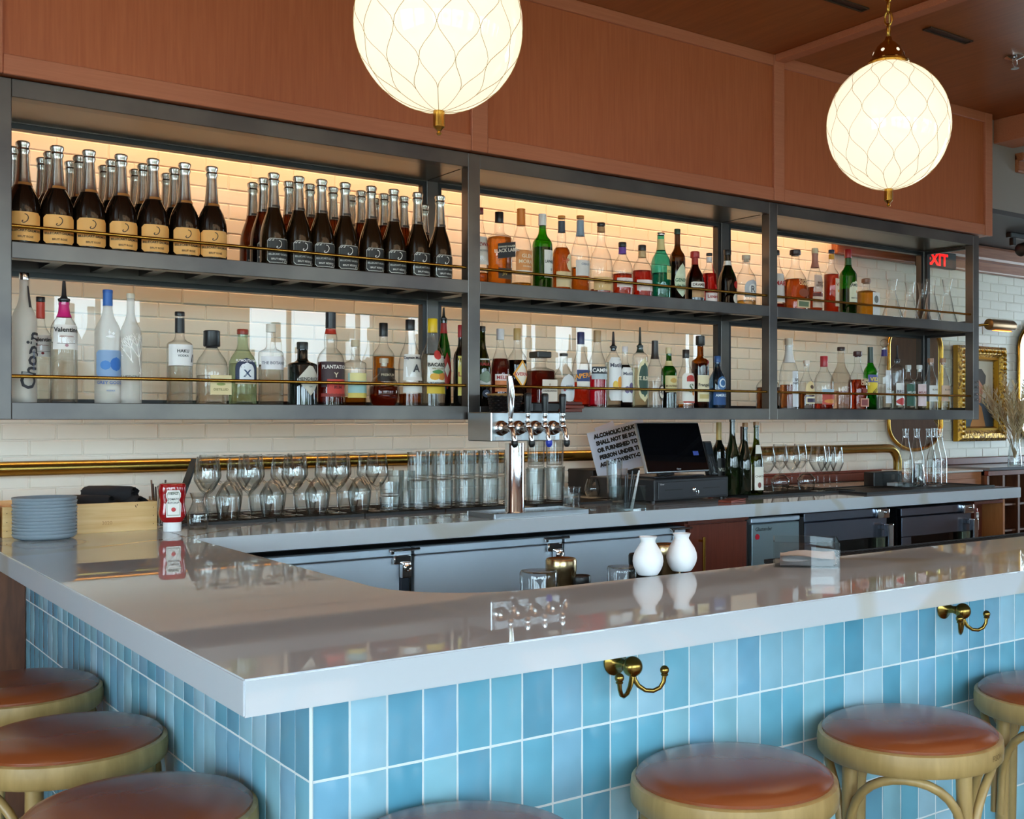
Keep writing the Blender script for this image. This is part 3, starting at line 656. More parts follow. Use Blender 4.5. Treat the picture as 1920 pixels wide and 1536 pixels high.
SWIRL = [(-.12, .5), (.08, .45), (.22, .28), (.25, .08), (.18, -.15), (.02, -.35), (-.18, -.46), (-.34, -.42), (-.36, -.28), (-.24, -.22)]
AMB = '#d07a1c'; RED = '#c81e14'; BLKG = pm('#0b0c0a', .06, coat=.5); 
DKG = glass('#5a4a20', '#0a0905', 0, 1.3); GRN = glass('#4fb030', '#0f4a10', 0, 1.2); DGR = glass('#2c4a18', '#061004', 0, 1.3)
W1, CRM, NVY, GLD = '#e8e4dc', '#e8cfa0', '#1d2a4a', '#c9a35a'
FOIL = pm('#c9c6be', .24, 1.0); FOIL2 = pm('#c2bfb6', .26, 1.0)
ROSEG = pm('#160e08', .05, coat=.4); RESG = glass('#8a5a18', '#050402', 0, 1.4)
# champagne, upper left bay: cream-orange labels (fat bottles) and black labels
YF = 3.735
def champ(px, row, kind, label):
    Y = YF+row*.098; X = onY(px, 0, Y)[0]; jit = random.uniform(-.08, .08)
    if kind == 0:
        la = [(.05, .32, 1.02, '#f0b060', 'round', [('t', 'BILLECART-SALMON', .145, .028, '#3a2a18'), ('t', 'BRUT ROSÉ', .088, .018, '#6a4a28'), ('t', 'CHAMPAGNE', .188, .010, '#6a4a28'), ('s', SWIRL, .255, .085, '#2c2018')])]
        return bottle('champagne_bottle', label, X, Y, DK1, .316, .0475, 'fatchamp', ROSEG, None, ('', .42, 'foil', FOIL, pm('#c98a4a', .4, .5)), la, rot=jit)
    la = [(.045, .30, .92, '#c8c4bc', 'round'), (.052, .293, .89, '#2a2826', 'round', [('t', 'BILLECART-SALMON', .135, .026, '#c8c4bc'), ('t', 'BRUT RÉSERVE', .085, .018, '#d8d4cc'), ('t', 'CHAMPAGNE', .172, .010, '#a8a49c'), ('s', SWIRL, .235, .085, '#f0ece4')])]
    return bottle('champagne_bottle', label, X, Y, DK1, .322, .0445, 'champ', RESG if row else DKCH, ('#3a2408', .55) if 0 else None, ('', .37, 'foil', FOIL2), la, rot=jit+.1)
DKCH = pm('#1c1206', .05, coat=.4)
for i, px in enumerate((43, 107, 167, 227, 287, 346, 397)): champ(px, 0, 0, 'pale-orange labelled champagne bottle, %s from left in the front row' % ORD[i])
for i, px in enumerate((28, 94, 149, 210, 269, 328)): champ(px, 1, 0, 'silver-necked champagne bottle behind the orange-labelled front row, %s from left in the middle row' % ORD[i])
for i, px in enumerate((80, 133, 196, 254, 313)): champ(px, 2, 0, 'silver-necked champagne bottle at the very back, %s from left behind the orange labels' % ORD[i])
for i, px in enumerate((513, 560, 603, 647, 696, 738, 783, 825)): champ(px, 0, 1, 'black-labelled champagne bottle, %s from left in the front row' % ORD[i])
for i, px in enumerate((494, 542, 581, 624, 677, 720, 757)): champ(px, 1, 1, 'champagne bottle behind the black-labelled front row, %s from left in the middle row' % ORD[i])
for i, px in enumerate((474, 659, 703, 795)): champ(px, 2, 1, 'champagne bottle at the very back, %s from left behind the black labels' % ORD[i])

def B(px, yt, wpx, deck, shape, gm, liq, cap, lab, label, row=0, name='liquor_bottle', **kw):
    Y = 3.735+row; X, z, d = onY(px, yt, Y); h = z-deck; k = (px-CX)/F; r = wpx/2/F*d/math.sqrt(1+k*k)
    return bottle(name, label, X, Y, deck, h, r, shape, gm, liq, cap, lab, **kw)
CL = M_CLEAR; FR = frosted(); D0, D1 = DK0, DK1
# --- lower left bay
B(45, 512, 50, D0, 'tall', FR, None, ('', .055, 'cyl', M_CHROME), [(.66, .92, .30, None, 'rect', [], 0), (.735, .90, .26, '#2a2224', 'rect', [('t', 'CHOPIN', .82, .022, '#ffffff', 0, PI/2)], .7), (.02, .6, 1.2, None, 'rect', [('t', 'Chopin', .33, .105, '#22222a', .35, PI/2*.93), ('t', 'POTATO VODKA', .33, .014, '#5a6a8a', .62, PI/2)])], 'tall frosted vodka bottle with big slanted black script, by the left post', name='vodka_bottle')
VAL = lambda c: [(.44, .64, 1.1, '#efe9e2', 'rect', [('t', 'Valentine', .60, .036, '#2a2420'), ('t', 'LIBERTY VODKA', .545, .010, '#a05848'), ('b', .487, .490, .7, '#2a2420', 'rect'), ('b', .46, .485, .13, c, 'oval')])]
B(76, 557, 44, D0, 'bord', CL, ('#f2f2ea', .56), ('#1a1a1a', .045, 'cyl'), VAL('#8a2020'), 'clear vodka bottle with red neck and black cap behind the pink-necked one', row=.085, neck=[(.80, .95, '#d8452e')], name='vodka_bottle')
B(120, 527, 52, D0, 'bord', CL, ('#f2f2ea', .50), ('#1c1c20', .17, 'pour'), VAL('#b08088'), 'clear vodka bottle with a pink neck and a black pourer', neck=[(.705, .825, '#d01c72')], name='vodka_bottle')
B(202, 544, 50, D0, 'tall', FR, None, ('#2a5fae', .03, 'cyl'), [(.24, .47, 1.2, '#8aa8cc', 'round', [('b', .29, .41, .5, '#2f6fc0', 'oval', .45), ('b', .3, .38, .4, '#4a86cc', 'oval', -.4)]), (.55, .70, .5, None, 'rect', [('b', .575, .60, .35, '#ffffff', 'leaf'), ('b', .60, .63, .13, '#ffffff', 'diamond', .2), ('b', .60, .65, .08, '#ffffff', 'diamond', -.1)]), (.1, .24, 1.2, None, 'rect', [('t', 'GREY GOOSE', .19, .034, '#3a5a98'), ('t', 'VODKA', .12, .014, '#4a6a9a')])], 'frosted vodka bottle with a blue cap, blue band and white geese', neck=[(.86, .97, '#2a66b4')], name='vodka_bottle')
tree = []
def branch(x, y, a, l, g):
    x2, y2 = x+math.sin(a)*l, y+math.cos(a)*l; tree.append(('s', [(x, y), (x2, y2)], .3, .30*1.0, '#f8f6f2', .004+.004*g))
    if g:
        for s in (-1, -.15, .8): branch(x2, y2, a+s*.55+(.1 if g % 2 else -.08), l*.68, g-1)
branch(.25, -.85, .0, .75, 4)
B(245, 551, 42, D0, 'tall', FR, None, ('#d8cdb8', .045, 'cyl'), [(.02, .62, 1.2, None, 'rect', tree+[('t', 'BELVEDERE', .245, .030, '#2a2420', -.5)])], 'frosted vodka bottle etched with a white tree', name='vodka_bottle')
B(337, 585, 49, D0, 'flat', CL, ('#e8ecea', .42), ('#17181a', .045, 'cyl'), [(.42, .645, 1.25, '#f3f1ee', 'rect', [('t', 'HAKU', .575, .032, '#3a3a3a'), ('t', 'VODKA', .525, .022, '#4a4a4a'), ('t', '//', .50, .08, '#111111', .95)])], 'clear vodka bottle with a white label, black neck wrap and cut-glass base', neck=[(.775, .93, '#202224')], name='vodka_bottle')
B(397, 620, 58, D0, 'fat', CL, ('#f2f2ea', .40), ('#1b1b1d', .22, 'wide'), [(.14, .40, .72, '#e6d2a0', 'rect', [('b', .26, .30, .3, '#9aa05a', 'oval'), ('t', 'DISTILLED', .21, .03, '#8a7a4a')], .3)], 'round clear bottle with a chunky black stopper and small cream label', p=2.6)
B(455, 618, 54, D0, 'fat', M_GREENISH, ('#e8f0dc', .55), ('#9a3a28', .065, 'cyl'), [(.28, .32, .85, '#e8d0a8', 'rect'), (.32, .62, .85, NVY, 'arch', [('b', .32, .56, .55, '#e8ecee', 'arch'), ('t', 'PLYMOUTH GIN', .585, .04, '#ffffff'), ('t', 'X', .42, .09, '#3a5070')])], 'pale green gin bottle with a navy arched ship label and red cap', name='gin_bottle')
B(508, 608, 48, D0, 'flat', CL, ('#eceeea', .5), ('#e6ded0', .10, 'cyl'), [(.44, .60, 1.2, '#ece9ea', 'rect', [('t', 'THE BOTANIST', .52, .034, '#8a8a94')])], 'clear embossed gin bottle with white cap and pale wrap label', name='gin_bottle')
B(567, 642, 56, D0, 'flat', pm('#101614', .07, coat=.4), None, ('#262a28', .11, 'cyl'), [(.16, .66, .95, '#cfc8b8', 'diamond', [('t', "HENDRICK'S", .42, .048, '#2a2a28'), ('t', 'GIN', .30, .022, '#6a6a60')], .2)], 'squat black apothecary gin bottle with a grey diamond label', name='gin_bottle')
B(620, 586, 52, D0, 'bulb', CL, ('#7a1c0c', .47), ('#1e1e22', .17, 'sleeve'), [(.20, .47, 1.15, '#3a2024', 'rect', [('t', 'PLANTATION', .415, .05, '#efe6dc'), ('t', 'Y', .33, .05, '#e0d0b0')]), (.13, .285, .8, '#c8392c', 'rect', [('t', 'RUM', .2, .03, '#5a1010')], .15), (.10, .135, 1.15, '#8a2a20', 'rect')], 'dark rum bottle with a bulbous neck, red neck ring and maroon and red label', neck=[(.77, .82, '#b8301c')], name='rum_bottle')
B(666, 638, 42, D0, 'flat', CL, ('#b8761c', .14), ('#c8b898', .10, 'cyl'), [(.13, .5, 1.1, '#9fc4c0', 'rect', [('b', .38, .5, .9, '#e8dc98', 'rect'), ('b', .13, .2, 1.1, '#d8c060', 'rect')])], 'clear bottle with a yellow and turquoise seascape label and wooden stopper')
B(719, 606, 42, D0, 'bord', CL, (AMB, .60), ('#17181a', .16, 'cyl'), [(.30, .46, 1.0, '#3a3028', 'rect', [('t', 'PREMIUM', .38, .03, '#d8c8a8')])], 'amber whiskey bottle with tall black cap behind the round decanter', row=.09, name='whiskey_bottle')
B(720, 672, 58, D0, 'orb', CL, ('#8a3a10', .42), ('#cbb9a0', .10, 'cork'), [(.52, .60, .5, None, 'rect', [('t', 'PATRON', .50, .04, '#b0a490')])], 'round ball-shaped bottle half full of dark brown spirit', name='rum_bottle')
B(769, 600, 44, D0, 'slope', CL, ('#a8541a', .15), ('#1c1c1e', .12, 'cyl'), [(.30, .60, 1.1, '#e6e2da', 'rect', [('t', 'Captain Morgan', .56, .036, '#2a2a34'), ('t', 'A', .44, .085, '#3a3a40', .1)]), (.16, .28, 1.1, '#e8e4dc', 'rect', [('b', .235, .28, 1.1, '#8a6038', 'rect'), ('t', '100', .25, .03, '#f0e0c0')])], 'rum bottle with a sketched pirate on its white label and black cap', name='rum_bottle')
B(811, 598, 46, D0, 'slope', CL, ('#f2f2ea', .60), ('#f2c81c', .16, 'cyl'), [(.28, .58, .95, '#efece2', 'rect', [('b', .53, .64, .36, '#c83a34', 'oval'), ('t', 'BACARDI', .475, .05, '#22221c'), ('t', 'PIÑA COLADA', .43, .015, '#8a7a20'), ('b', .30, .39, .42, '#d88a3a', 'oval', .35), ('b', .30, .38, .4, '#e8b040', 'oval', -.3), ('b', .37, .42, .5, '#4a8a4a', 'leaf')]), (.15, .25, .95, '#e0be3a', 'rect')], 'clear rum bottle with yellow cap and fruit on its label', name='rum_bottle')
B(832, 577, 28, D0, 'slope', glass('#2a9a30', '#0a4a14', 0, 1.3), ('#0c3a10', .5), ('#2a2c2a', .13, 'pour'), [(.18, .55, 1.0, '#b82a20', 'diamond', [('b', .3, .45, .4, '#efe8d8', 'diamond')])], 'green liqueur bottle with red neck and black pourer beside the yellow cap', row=.08, neck=[(.74, .86, '#b0281c')])
B(864, 610, 28, D0, 'bord', BLKG, None, ('#b42228', .15, 'cyl'), [(.14, .62, .9, '#e0cc60', 'rect', [('t', 'LUX', .4, .06, '#9a2a20')])], 'dark bottle with red cap and yellow label half hidden by the steel post')
# --- lower middle bay
B(904, 612, 32, D0, 'slope', glass('#5a6a18', '#141c04', 0, 1.3), ('#1c2208', .5), ('#2a2a28', .06, 'cyl'), [(.28, .60, 1.1, '#d8dcd8', 'rect', [('t', 'BRAULIO', .53, .045, '#b03028'), ('b', .3, .45, .9, '#8aa08a', 'leaf')]), (.12, .22, .5, '#2a3a52', 'oval', [('t', '43', .17, .03, '#e8e8e8')])], 'dark green bitters bottle with mountain label beside the second post')
B(938, 617, 36, D0, 'slope', CL, ('#5a1410', .62), ('#d4d2d4', .14, 'cyl'), [(.20, .42, 1.1, '#d8804a', 'rect', [('b', .34, .42, 1.1, '#e8dcd4', 'rect'), ('t', 'MELETTI', .38, .042, '#a82020')])], 'dark red amaro bottle with white cap and orange label', name='amaro_bottle')
B(970, 616, 36, D0, 'bord', CL, ('#1a0c06', .60), ('#b8955a', .15, 'cyl'), [(.24, .60, 1.0, '#f0a830', 'diamond', [('b', .28, .56, .8, '#f2e6d2', 'diamond'), ('t', 'AVERNA', .42, .055, '#c01c1c')])], 'nearly black amaro bottle with gold cap and orange diamond label', name='amaro_bottle')
B(1013, 660, 47, D0, 'sqr', CL, ('#6a140c', .66), ('#1e1a16', .11, 'box'), [(.08, .50, .72, '#e8dccb', 'rect', [('t', 'DISARONNO', .30, .035, '#6a4a38'), ('t', 'o', .42, .05, '#9a8468')], .25)], 'square dark red amaretto bottle with a square black cap', p=5.0, rough=.5, name='liqueur_bottle')
B(1057, 663, 40, D0, 'fat', CL, ('#f2f2ea', .55), ('#2a2422', .05, 'cyl'), [(.10, .62, .9, '#dcdcdc', 'oval', [('t', 'ANGEL', .40, .035, '#7a8a9a'), ('t', 'NOSING', .34, .035, '#7a8a9a'), ('b', .30, .36, .12, '#b04040', 'oval', -.5)])], 'squat clear bottle with round lacy silver label')
B(1089, 623, 34, D0, 'slope', CL, ('#e8341c', .34), ('#262c5a', .16, 'cyl'), [(.35, .50, 1.05, '#26386a', 'rect', [('t', 'APEROL', .43, .06, '#f0a030', 0, .15)]), (.28, .35, 1.05, '#e8e0d4', 'rect')], 'bright orange-red aperitif bottle with navy cap and navy label', name='aperitif_bottle')
B(1120, 620, 36, D0, 'slope', CL, ('#d01830', .42), ('#b4936a', .15, 'cyl'), [(.44, .53, 1.25, '#1e2830', 'rect', [('t', 'CAMPARI', .485, .062, '#f4f4f0')]), (.37, .44, 1.25, '#b8c4c8', 'rect')], 'bright red aperitif bottle with gold cap and white-on-black label', name='aperitif_bottle')
MAT = lambda c, d: [(.10, .66, 1.2, '#eceae6', 'round', [('t', 'Matilde', .56, .05, '#4a4a58'), ('b', .24, .42, .42, c, 'oval', .35), ('b', .24, .36, .34, d, 'oval', -.35)])]
B(1150, 622, 30, D0, 'bord', CL, ('#e8e6d8', .6), ('#1e1e20', .22, 'pour'), MAT('#f0a020', '#e8c050'), 'white-labelled liqueur bottle with an orange fruit and long black pourer', name='liqueur_bottle')
B(1172, 650, 28, D0, 'bord', CL, ('#20161c', .7), ('#ded8d8', .09, 'cyl'), MAT('#5a4a78', '#8a80a8'), 'white-labelled liqueur bottle with purple berries and white cap', name='liqueur_bottle')
B(1200, 614, 29, D0, 'flat', CL, ('#ece8c8', .5), ('#26302c', .25, 'pour'), [(.08, .62, 1.0, '#d8ccA0', 'oval', [('b', .14, .56, .8, '#2c4a3c', 'oval'), ('t', 'ST. ELDER', .37, .06, '#f0e8c8')])], 'elderflower liqueur bottle with oval dark green label and pourer', neck=[(.69, .748, '#22342c')], name='liqueur_bottle')
B(1228, 639, 32, D0, 'slope', CL, ('#e8e4d8', .4), ('#2a2420', .27, 'sleeve'), [(.12, .36, .55, '#2a2420', 'oval', [('b', .15, .33, .42, '#e8dcc8', 'oval'), ('t', '43', .24, .06, '#22201c')], .3)], 'clear long-necked liqueur bottle with black and gold capsule and round 43 label', name='liqueur_bottle')
B(1254, 652, 30, D0, 'bord', glass('#2c9a2c', '#0a3c0c', 0, 1.3), ('#0a200a', .40), ('#e0cca0', .10, 'cyl'), [(.27, .54, 1.15, '#d8c890', 'rect', [('t', 'MONTENEGRO', .37, .04, '#5a3a1c'), ('b', .42, .50, .5, '#c8a050', 'oval')])], 'green amaro bottle with beige label and dark base', neck=[(.70, .78, '#d8c890')], name='amaro_bottle')
B(1286, 656, 32, D0, 'slope', CL, ('#d8882a', .08), ('#26201e', .14, 'cyl'), [(.10, .60, 1.15, '#ece6da', 'round', [('b', .46, .57, .6, '#b83830', 'arch'), ('b', .22, .34, .2, '#e08a30', 'oval', .3), ('t', 'S', .35, .14, '#6a7a5a'), ('b', .10, .13, 1.0, '#b84838', 'rect')])], 'curacao bottle with white label, red crest and small orange', neck=[(.88, .93, '#d8d0c0')], name='liqueur_bottle')
B(1313, 630, 33, D0, 'flat', glass('#a8701c', '#3a1e06', 0, 1.2), ('#7a4008', .62), ('#221e1c', .13, 'wide'), [(.10, .46, 1.0, '#e6d8b0', 'rect', [('t', 'Frangelico', .33, .055, '#2a241c'), ('b', .14, .2, .8, '#c8b070', 'rect')]), (.58, .72, .38, '#e8d8c0', 'rect', [('t', 'F', .65, .08, '#b02820')], .4)], 'brown hazelnut liqueur bottle with cream label and black top', name='liqueur_bottle')
B(1345, 668, 32, D0, 'fat', glass('#a8c4dc', '#2a5a8a', 0, 1.2), ('#7a9cc0', .4), ('#2a568e', .12, 'cyl'), [(.08, .34, 1.2, '#1e4a82', 'rect', [('t', 'AMERICA', .26, .05, '#dfe8f0')]), (.36, .62, .7, '#3a6a9c', 'oval', [('b', .40, .58, .5, '#d8e4ec', 'oval'), ('b', .43, .55, .35, '#3a6a9c', 'oval')])], 'blue gin bottle with round seal and blue cap at the second bay end', name='gin_bottle')
B(1440, 688, 46, D0, 'fat', CL, ('#5a2408', .52), ('#2a2220', .10, 'cyl'), [(.10, .50, .5, '#dcd0b0', 'rect', [('b', .26, .4, .3, '#3a3428', 'rect')], -.75), (.10, .50, .4, '#dcd0b0', 'rect', [], .55)], 'dark brown flask-like bottle standing behind the third steel post', row=.10)
# --- upper middle bay
B(900, 390, 32, D1, 'slope', CL, ('#b8601c', .16), ('#7a2020', .08, 'cyl'), [(.26, .62, 1.2, '#efe9df', 'rect', [('t', 'DEWAR', .52, .06, '#9a3a34'), ('t', 'SCOTCH', .44, .02, '#6a6a6a')])], 'scotch bottle with white label half hidden by the second post', name='whisky_bottle')
B(936, 398, 40, D1, 'sqr', CL, (AMB, .66), ('#1c1c1c', .14, 'cyl'), [(.38, .58, .97, '#1e1e22', 'rect', [('t', 'BLACK LABEL', .48, .045, '#e8e0d0', 0, .16), ('t', 'JOHNNIE WALKER', .53, .022, '#e0d8c0', 0, .16)], .2, .12), (.10, .24, .7, '#3a2c1c', 'rect', [('t', 'JW', .17, .04, '#c8a860')])], 'square scotch bottle with slanted black label', p=5.0, name='whisky_bottle')
B(977, 392, 40, D1, 'slope', CL, ('#c89018', .07), ('#e0802a', .21, 'sleeve'), [(.18, .47, 1.05, '#e0904a', 'rect', [('t', 'GLEN', .40, .045, '#f4dcb8', .1), ('t', 'MORAN', .33, .045, '#f4dcb8', .1), ('t', 'ORIGINAL', .27, .02, '#f4dcb8', .1), ('b', .18, .22, 1.05, '#efe2d0', 'rect')])], 'nearly empty scotch bottle with orange label and tall orange cap', name='whisky_bottle')
B(1017, 402, 38, D1, 'bord', glass('#58b020', '#144a08', 0, 1.2), ('#7a9a10', .56), ('#e8e4dc', .15, 'cyl'), [(.16, .52, .85, '#e8e6dc', 'rect', [('t', 'LAPHROAIG', .37, .05, '#22342a'), ('t', '10', .27, .03, '#22342a')], .45)], 'bright green scotch bottle with white label and white cap', name='whisky_bottle')
B(1053, 405, 35, D1, 'bulb', CL, ('#b0540c', .58), ('#d88a3a', .04, 'cyl'), [(.06, .26, 1.2, '#e0c494', 'rect'), (.27, .50, .55, '#e6d2a4', 'oval', [('t', 'HP', .40, .06, '#b05030', -.6)], .5)], 'amber scotch bottle with bulging neck, dark neck wrap and cream labels', neck=[(.78, .93, '#3a4650')], name='whisky_bottle')
B(1088, 405, 35, D1, 'slope', CL, ('#b4600f', .33), ('#c87f3a', .04, 'cyl'), [(.22, .42, 1.1, '#dcd4cc', 'rect', [('t', 'OBAN', .37, .03, '#8a8a94')])], 'half empty scotch bottle with grey-blue neck and pale label', neck=[(.74, .94, '#8aa0ae')], name='whisky_bottle')
B(1127, 418, 44, D1, 'wide', CL, ('#a03a10', .08), ('#22201e', .045, 'cyl'), [(.06, .24, 1.3, '#e2b878', 'rect', [('t', 'SPIRIT', .16, .03, '#a87838')])], 'tall teardrop bottle almost empty with a low cream label', neck=[(.87, .94, '#b88a5a')])
B(1167, 455, 38, D1, 'fat', CL, ('#b02c10', .42), ('#2a2a2c', .08, 'cyl'), [(.17, .34, 1.2, '#ecdcd2', 'rect', [('t', 'MUSHROOM', .27, .04, '#8a5a4a')])], 'round whiskey bottle with a purple neck band', neck=[(.79, .91, '#6a3a9a')], name='whiskey_bottle')
B(1204, 460, 38, D1, 'fat', CL, ('#a81c10', .52), ('#2c2a2a', .10, 'cyl'), [(.14, .34, 1.2, '#ecd8cc', 'rect', [('t', 'OLD FIDDLE', .25, .04, '#8a5a4a')])], 'round whiskey bottle with a gold neck band', neck=[(.77, .89, '#c8a878')], name='whiskey_bottle')
B(1239, 437, 38, D1, 'fat', glass('#7ad0c8', '#2a8a90', 0, 1.2), ('#3ab0b0', .4), ('', .035, 'cyl', M_CHROME), [(.30, .50, .55, '#e0cc80', 'rect', [('t', 'STALE', .42, .04, '#4a5a3a')], .5)], 'turquoise bottle with yellow label and silver rim', neck=[(.74, .90, '#e0cf90')])
B(1270, 430, 30, D1, 'bord', glass('#7a5a14', '#1e1804', 0, 1.2), ('#4a3c08', .55), ('#2c4a38', .07, 'cyl'), [(.06, .52, 1.05, '#d6e0c0', 'leaf', [('t', 'GENEPY', .29, .06, '#3a6a4a'), ('t', 'des Alpes', .22, .03, '#3a6a4a')])], 'olive brown bottle with a pale leaf-shaped label')
B(1303, 472, 36, D1, 'wide', glass('#5a2010', '#1a0604', 0, 1.3), ('#3a0e06', .5), ('#b8241c', .13, 'wide'), [(.10, .28, 1.0, '#c89a6a', 'rect'), (.29, .40, 1.1, '#f0e8dc', 'round', [('t', 'DRAMBUIE', .345, .05, '#5a3a24')])], 'dark brown liqueur bottle with red cap and white name label', neck=[(.74, .86, '#a82a1c')], name='liqueur_bottle')
B(1330, 475, 30, D1, 'fat', CL, ('#b01818', .6), ('#2a2a30', .05, 'cyl'), [(.05, .22, 1.2, '#f0e0d8', 'rect', [('t', 'Luxardo', .15, .06, '#a82020')]), (.3, .8, .2, '#d81c28', 'rect', [], .3)], 'red cherry liqueur bottle with a red ribbon down its side', neck=[(.82, .92, '#e8e0dc')], name='liqueur_bottle')
B(1364, 469, 36, D1, 'burg', glass('#2c6a14', '#082004', 0, 1.3), ('#0e2406', .5), ('#1e1e1e', .09, 'cyl'), [(.03, .22, .5, '#ece0d0', 'oval', [], .4), (.30, .44, .4, '#b8241c', 'oval', [], .4)], 'dark green liqueur bottle with white neck band and red wax seal', neck=[(.72, .80, '#e8e4dc')], name='liqueur_bottle')
B(1399, 479, 38, D1, 'fat', CL, ('#e0b040', .13), ('#c8b8a0', .08, 'cork'), [(.18, .52, .9, '#b8babc', 'arch', [('b', .24, .44, .5, '#e2e0da', 'oval'), ('t', 'R', .34, .12, '#5a5a5e')])], 'clear gin bottle with grey engraved arch label and glass neck', name='gin_bottle')
# --- upper right bay
B(1455, 470, 34, D1, 'slope', CL, ('#7a1c10', .10), ('#2a2020', .08, 'cyl'), [(.12, .60, 1.2, '#ece4dc', 'rect', [('t', 'MARK', .44, .07, '#b82a24')])], 'whiskey bottle with red lettering half hidden by the third post', name='whiskey_bottle')
B(1491, 469, 44, D1, 'wide', CL, ('#b84c12', .52), ('#3a2020', .085, 'wide'), [(.30, .50, .9, None, 'rect', [('t', 'ELIJAH', .50, .05, '#d8c090'), ('t', 'CRAIG', .44, .05, '#d8c090'), ('b', .22, .36, .6, '#8a3c14', 'oval')]), (.05, .17, .8, '#dfc89a', 'rect', [('b', .07, .15, .6, '#5a6a4a', 'rect')])], 'broad amber whiskey bottle with dark round stopper and gold lettering', p=2.8, name='whiskey_bottle')
B(1528, 466, 29, D1, 'slope', CL, ('#a03818', .40), ('#dcc8a0', .08, 'cork'), [(.08, .30, 1.1, '#dfc0a8', 'rect', [('b', .25, .30, 1.1, '#6a2a20', 'rect')]), (.32, .58, .9, '#d8b8a4', 'rect', [('t', 'BASIL', .46, .03, '#6a4a3a'), ('t', 'HAYDEN', .42, .03, '#6a4a3a')])], 'slim whiskey bottle with a dusty pink neck wrap and cork', neck=[(.70, .93, '#b87a68')], name='whiskey_bottle')
B(1559, 469, 29, D1, 'bord', CL, ('#b0280c', .62), ('#26304a', .05, 'cyl'), [(.12, .55, .8, '#e4ccac', 'rect', [('b', .34, .38, .4, '#e0981c', 'rect'), ('t', 'VERY', .46, .05, '#b06030')], .5)], 'red-amber bottle with a yellow ribbon over its cap', neck=[(.86, .93, '#e0a020')], name='whiskey_bottle')
B(1590, 468, 34, D1, 'bord', glass('#38a020', '#0c4008', 0, 1.2), ('#1c6a10', .4), ('#a01c1c', .13, 'cyl'), [(.20, .52, .95, '#e4e0c0', 'arch', [('t', 'JAMESON', .455, .055, '#2a2a20'), ('b', .33, .38, .13, '#c8882a', 'oval', .1), ('t', 'IRISH WHISKEY', .26, .02, '#5a5a48')], .25)], 'green whiskey bottle with arched name label and red cap', neck=[(.76, .86, '#2a5a2a')], name='whiskey_bottle')
B(1624, 523, 34, D1, 'flat', CL, ('#d08a1c', .68), ('#8a5a40', .11, 'wide'), [(.04, .64, .6, '#e6e6e4', 'rect', [('b', .36, .56, .35, '#6a6a64', 'oval')], .55)], 'short square whiskey bottle with wooden cap and lion label', p=4.0, name='whiskey_bottle')
# --- lower right bay
B(1479, 635, 36, D0, 'slope', CL, ('#9a4a1c', .35), ('#d2c0a8', .09, 'cork'), [(.04, .54, .75, '#dfe2e6', 'rect', [('t', 'BASIL', .42, .035, '#4a4a4a'), ('t', 'HAYDEN', .37, .035, '#4a4a4a')], .35)], 'tall whiskey bottle with white neck and long white label', neck=[(.66, .90, '#eceae6')], name='whiskey_bottle')
B(1512, 676, 31, D0, 'wide', CL, ('#6a3010', .35), ('#e8d8c8', .07, 'cork'), [(.30, .58, .85, '#e8cf98', 'arch', [('b', .42, .5, .3, '#5a3a28', 'oval')]), (.12, .26, .85, '#e8d8b0', 'rect', [('b', .15, .23, .7, '#3a2a4a', 'rect')])], 'small faceted whisky bottle with cream crown label', name='whisky_bottle')
B(1545, 668, 37, D0, 'fat', CL, ('#b02818', .12), ('#b8323a', .20, 'cyl'), [(.10, .38, 1.0, '#c84a3a', 'rect', [('b', .30, .38, 1.0, '#a8c0d0', 'rect'), ('b', .12, .2, .8, '#d88a3a', 'oval')])], 'clear bottle with red and silver striped cap and painted red picture')
B(1577, 651, 42, D0, 'wide', glass('#f0e8e0', '#b09888'), ('#d8a088', .3), ('#3a2a26', .06, 'cyl'), [], 'tall clear teardrop bottle without a label beside the red amber one')
B(1608, 659, 35, D0, 'wide', CL, ('#b02c10', .52), ('#4a2424', .085, 'wide'), [(.22, .56, .85, None, 'rect', [('t', 'ELIJAH', .51, .055, '#e0c8a0', .15), ('t', 'CRAIG', .45, .055, '#e0c8a0', .15), ('b', .28, .38, .4, '#8a2c18', 'oval')]), (.06, .2, .7, '#d89a80', 'rect', [('b', .08, .18, .5, '#8a3a3a', 'rect')])], 'red-amber whiskey bottle with dark stopper beside the green bottle', p=2.8, name='whiskey_bottle')
B(1632, 651, 27, D0, 'wineb', glass('#48c040', '#107014', 0, 1.2), ('#50b840', .3), ('#1e3428', .25, 'sleeve'), [(.26, .56, 1.2, '#e8c82a', 'rect', [('b', .44, .56, 1.2, '#5a5a9a', 'rect'), ('t', 'VIDA', .49, .06, '#f0d84a'), ('t', 'MEZCAL', .33, .045, '#2a2a18', .2, .7)])], 'bright green mezcal bottle with yellow and purple label', name='mezcal_bottle')
B(1658, 636, 27, D0, 'slope', CL, ('#eceeec', .2), ('', .12, 'ball'), [(.10, .56, .85, '#e6e8ea', 'rect', [('b', .44, .50, .22, '#3a3a40', 'oval', .2), ('t', 'OCHO', .3, .03, '#b8b090')], .2)], 'tequila bottle with glass ball stopper and purple neck band', neck=[(.76, .85, '#3a2c78')], name='tequila_bottle')
B(1682, 648, 26, D0, 'flat', CL, ('#e8eeea', .3), ('#2a2c30', .24, 'pour'), [(.08, .42, 1.0, '#ecebe8', 'rect', [('t', 'BELLA', .29, .05, '#3a3a44'), ('b', .08, .2, 1.0, '#c83a3a', 'leaf')])], 'small clear bottle with silver pourer and red and white label')
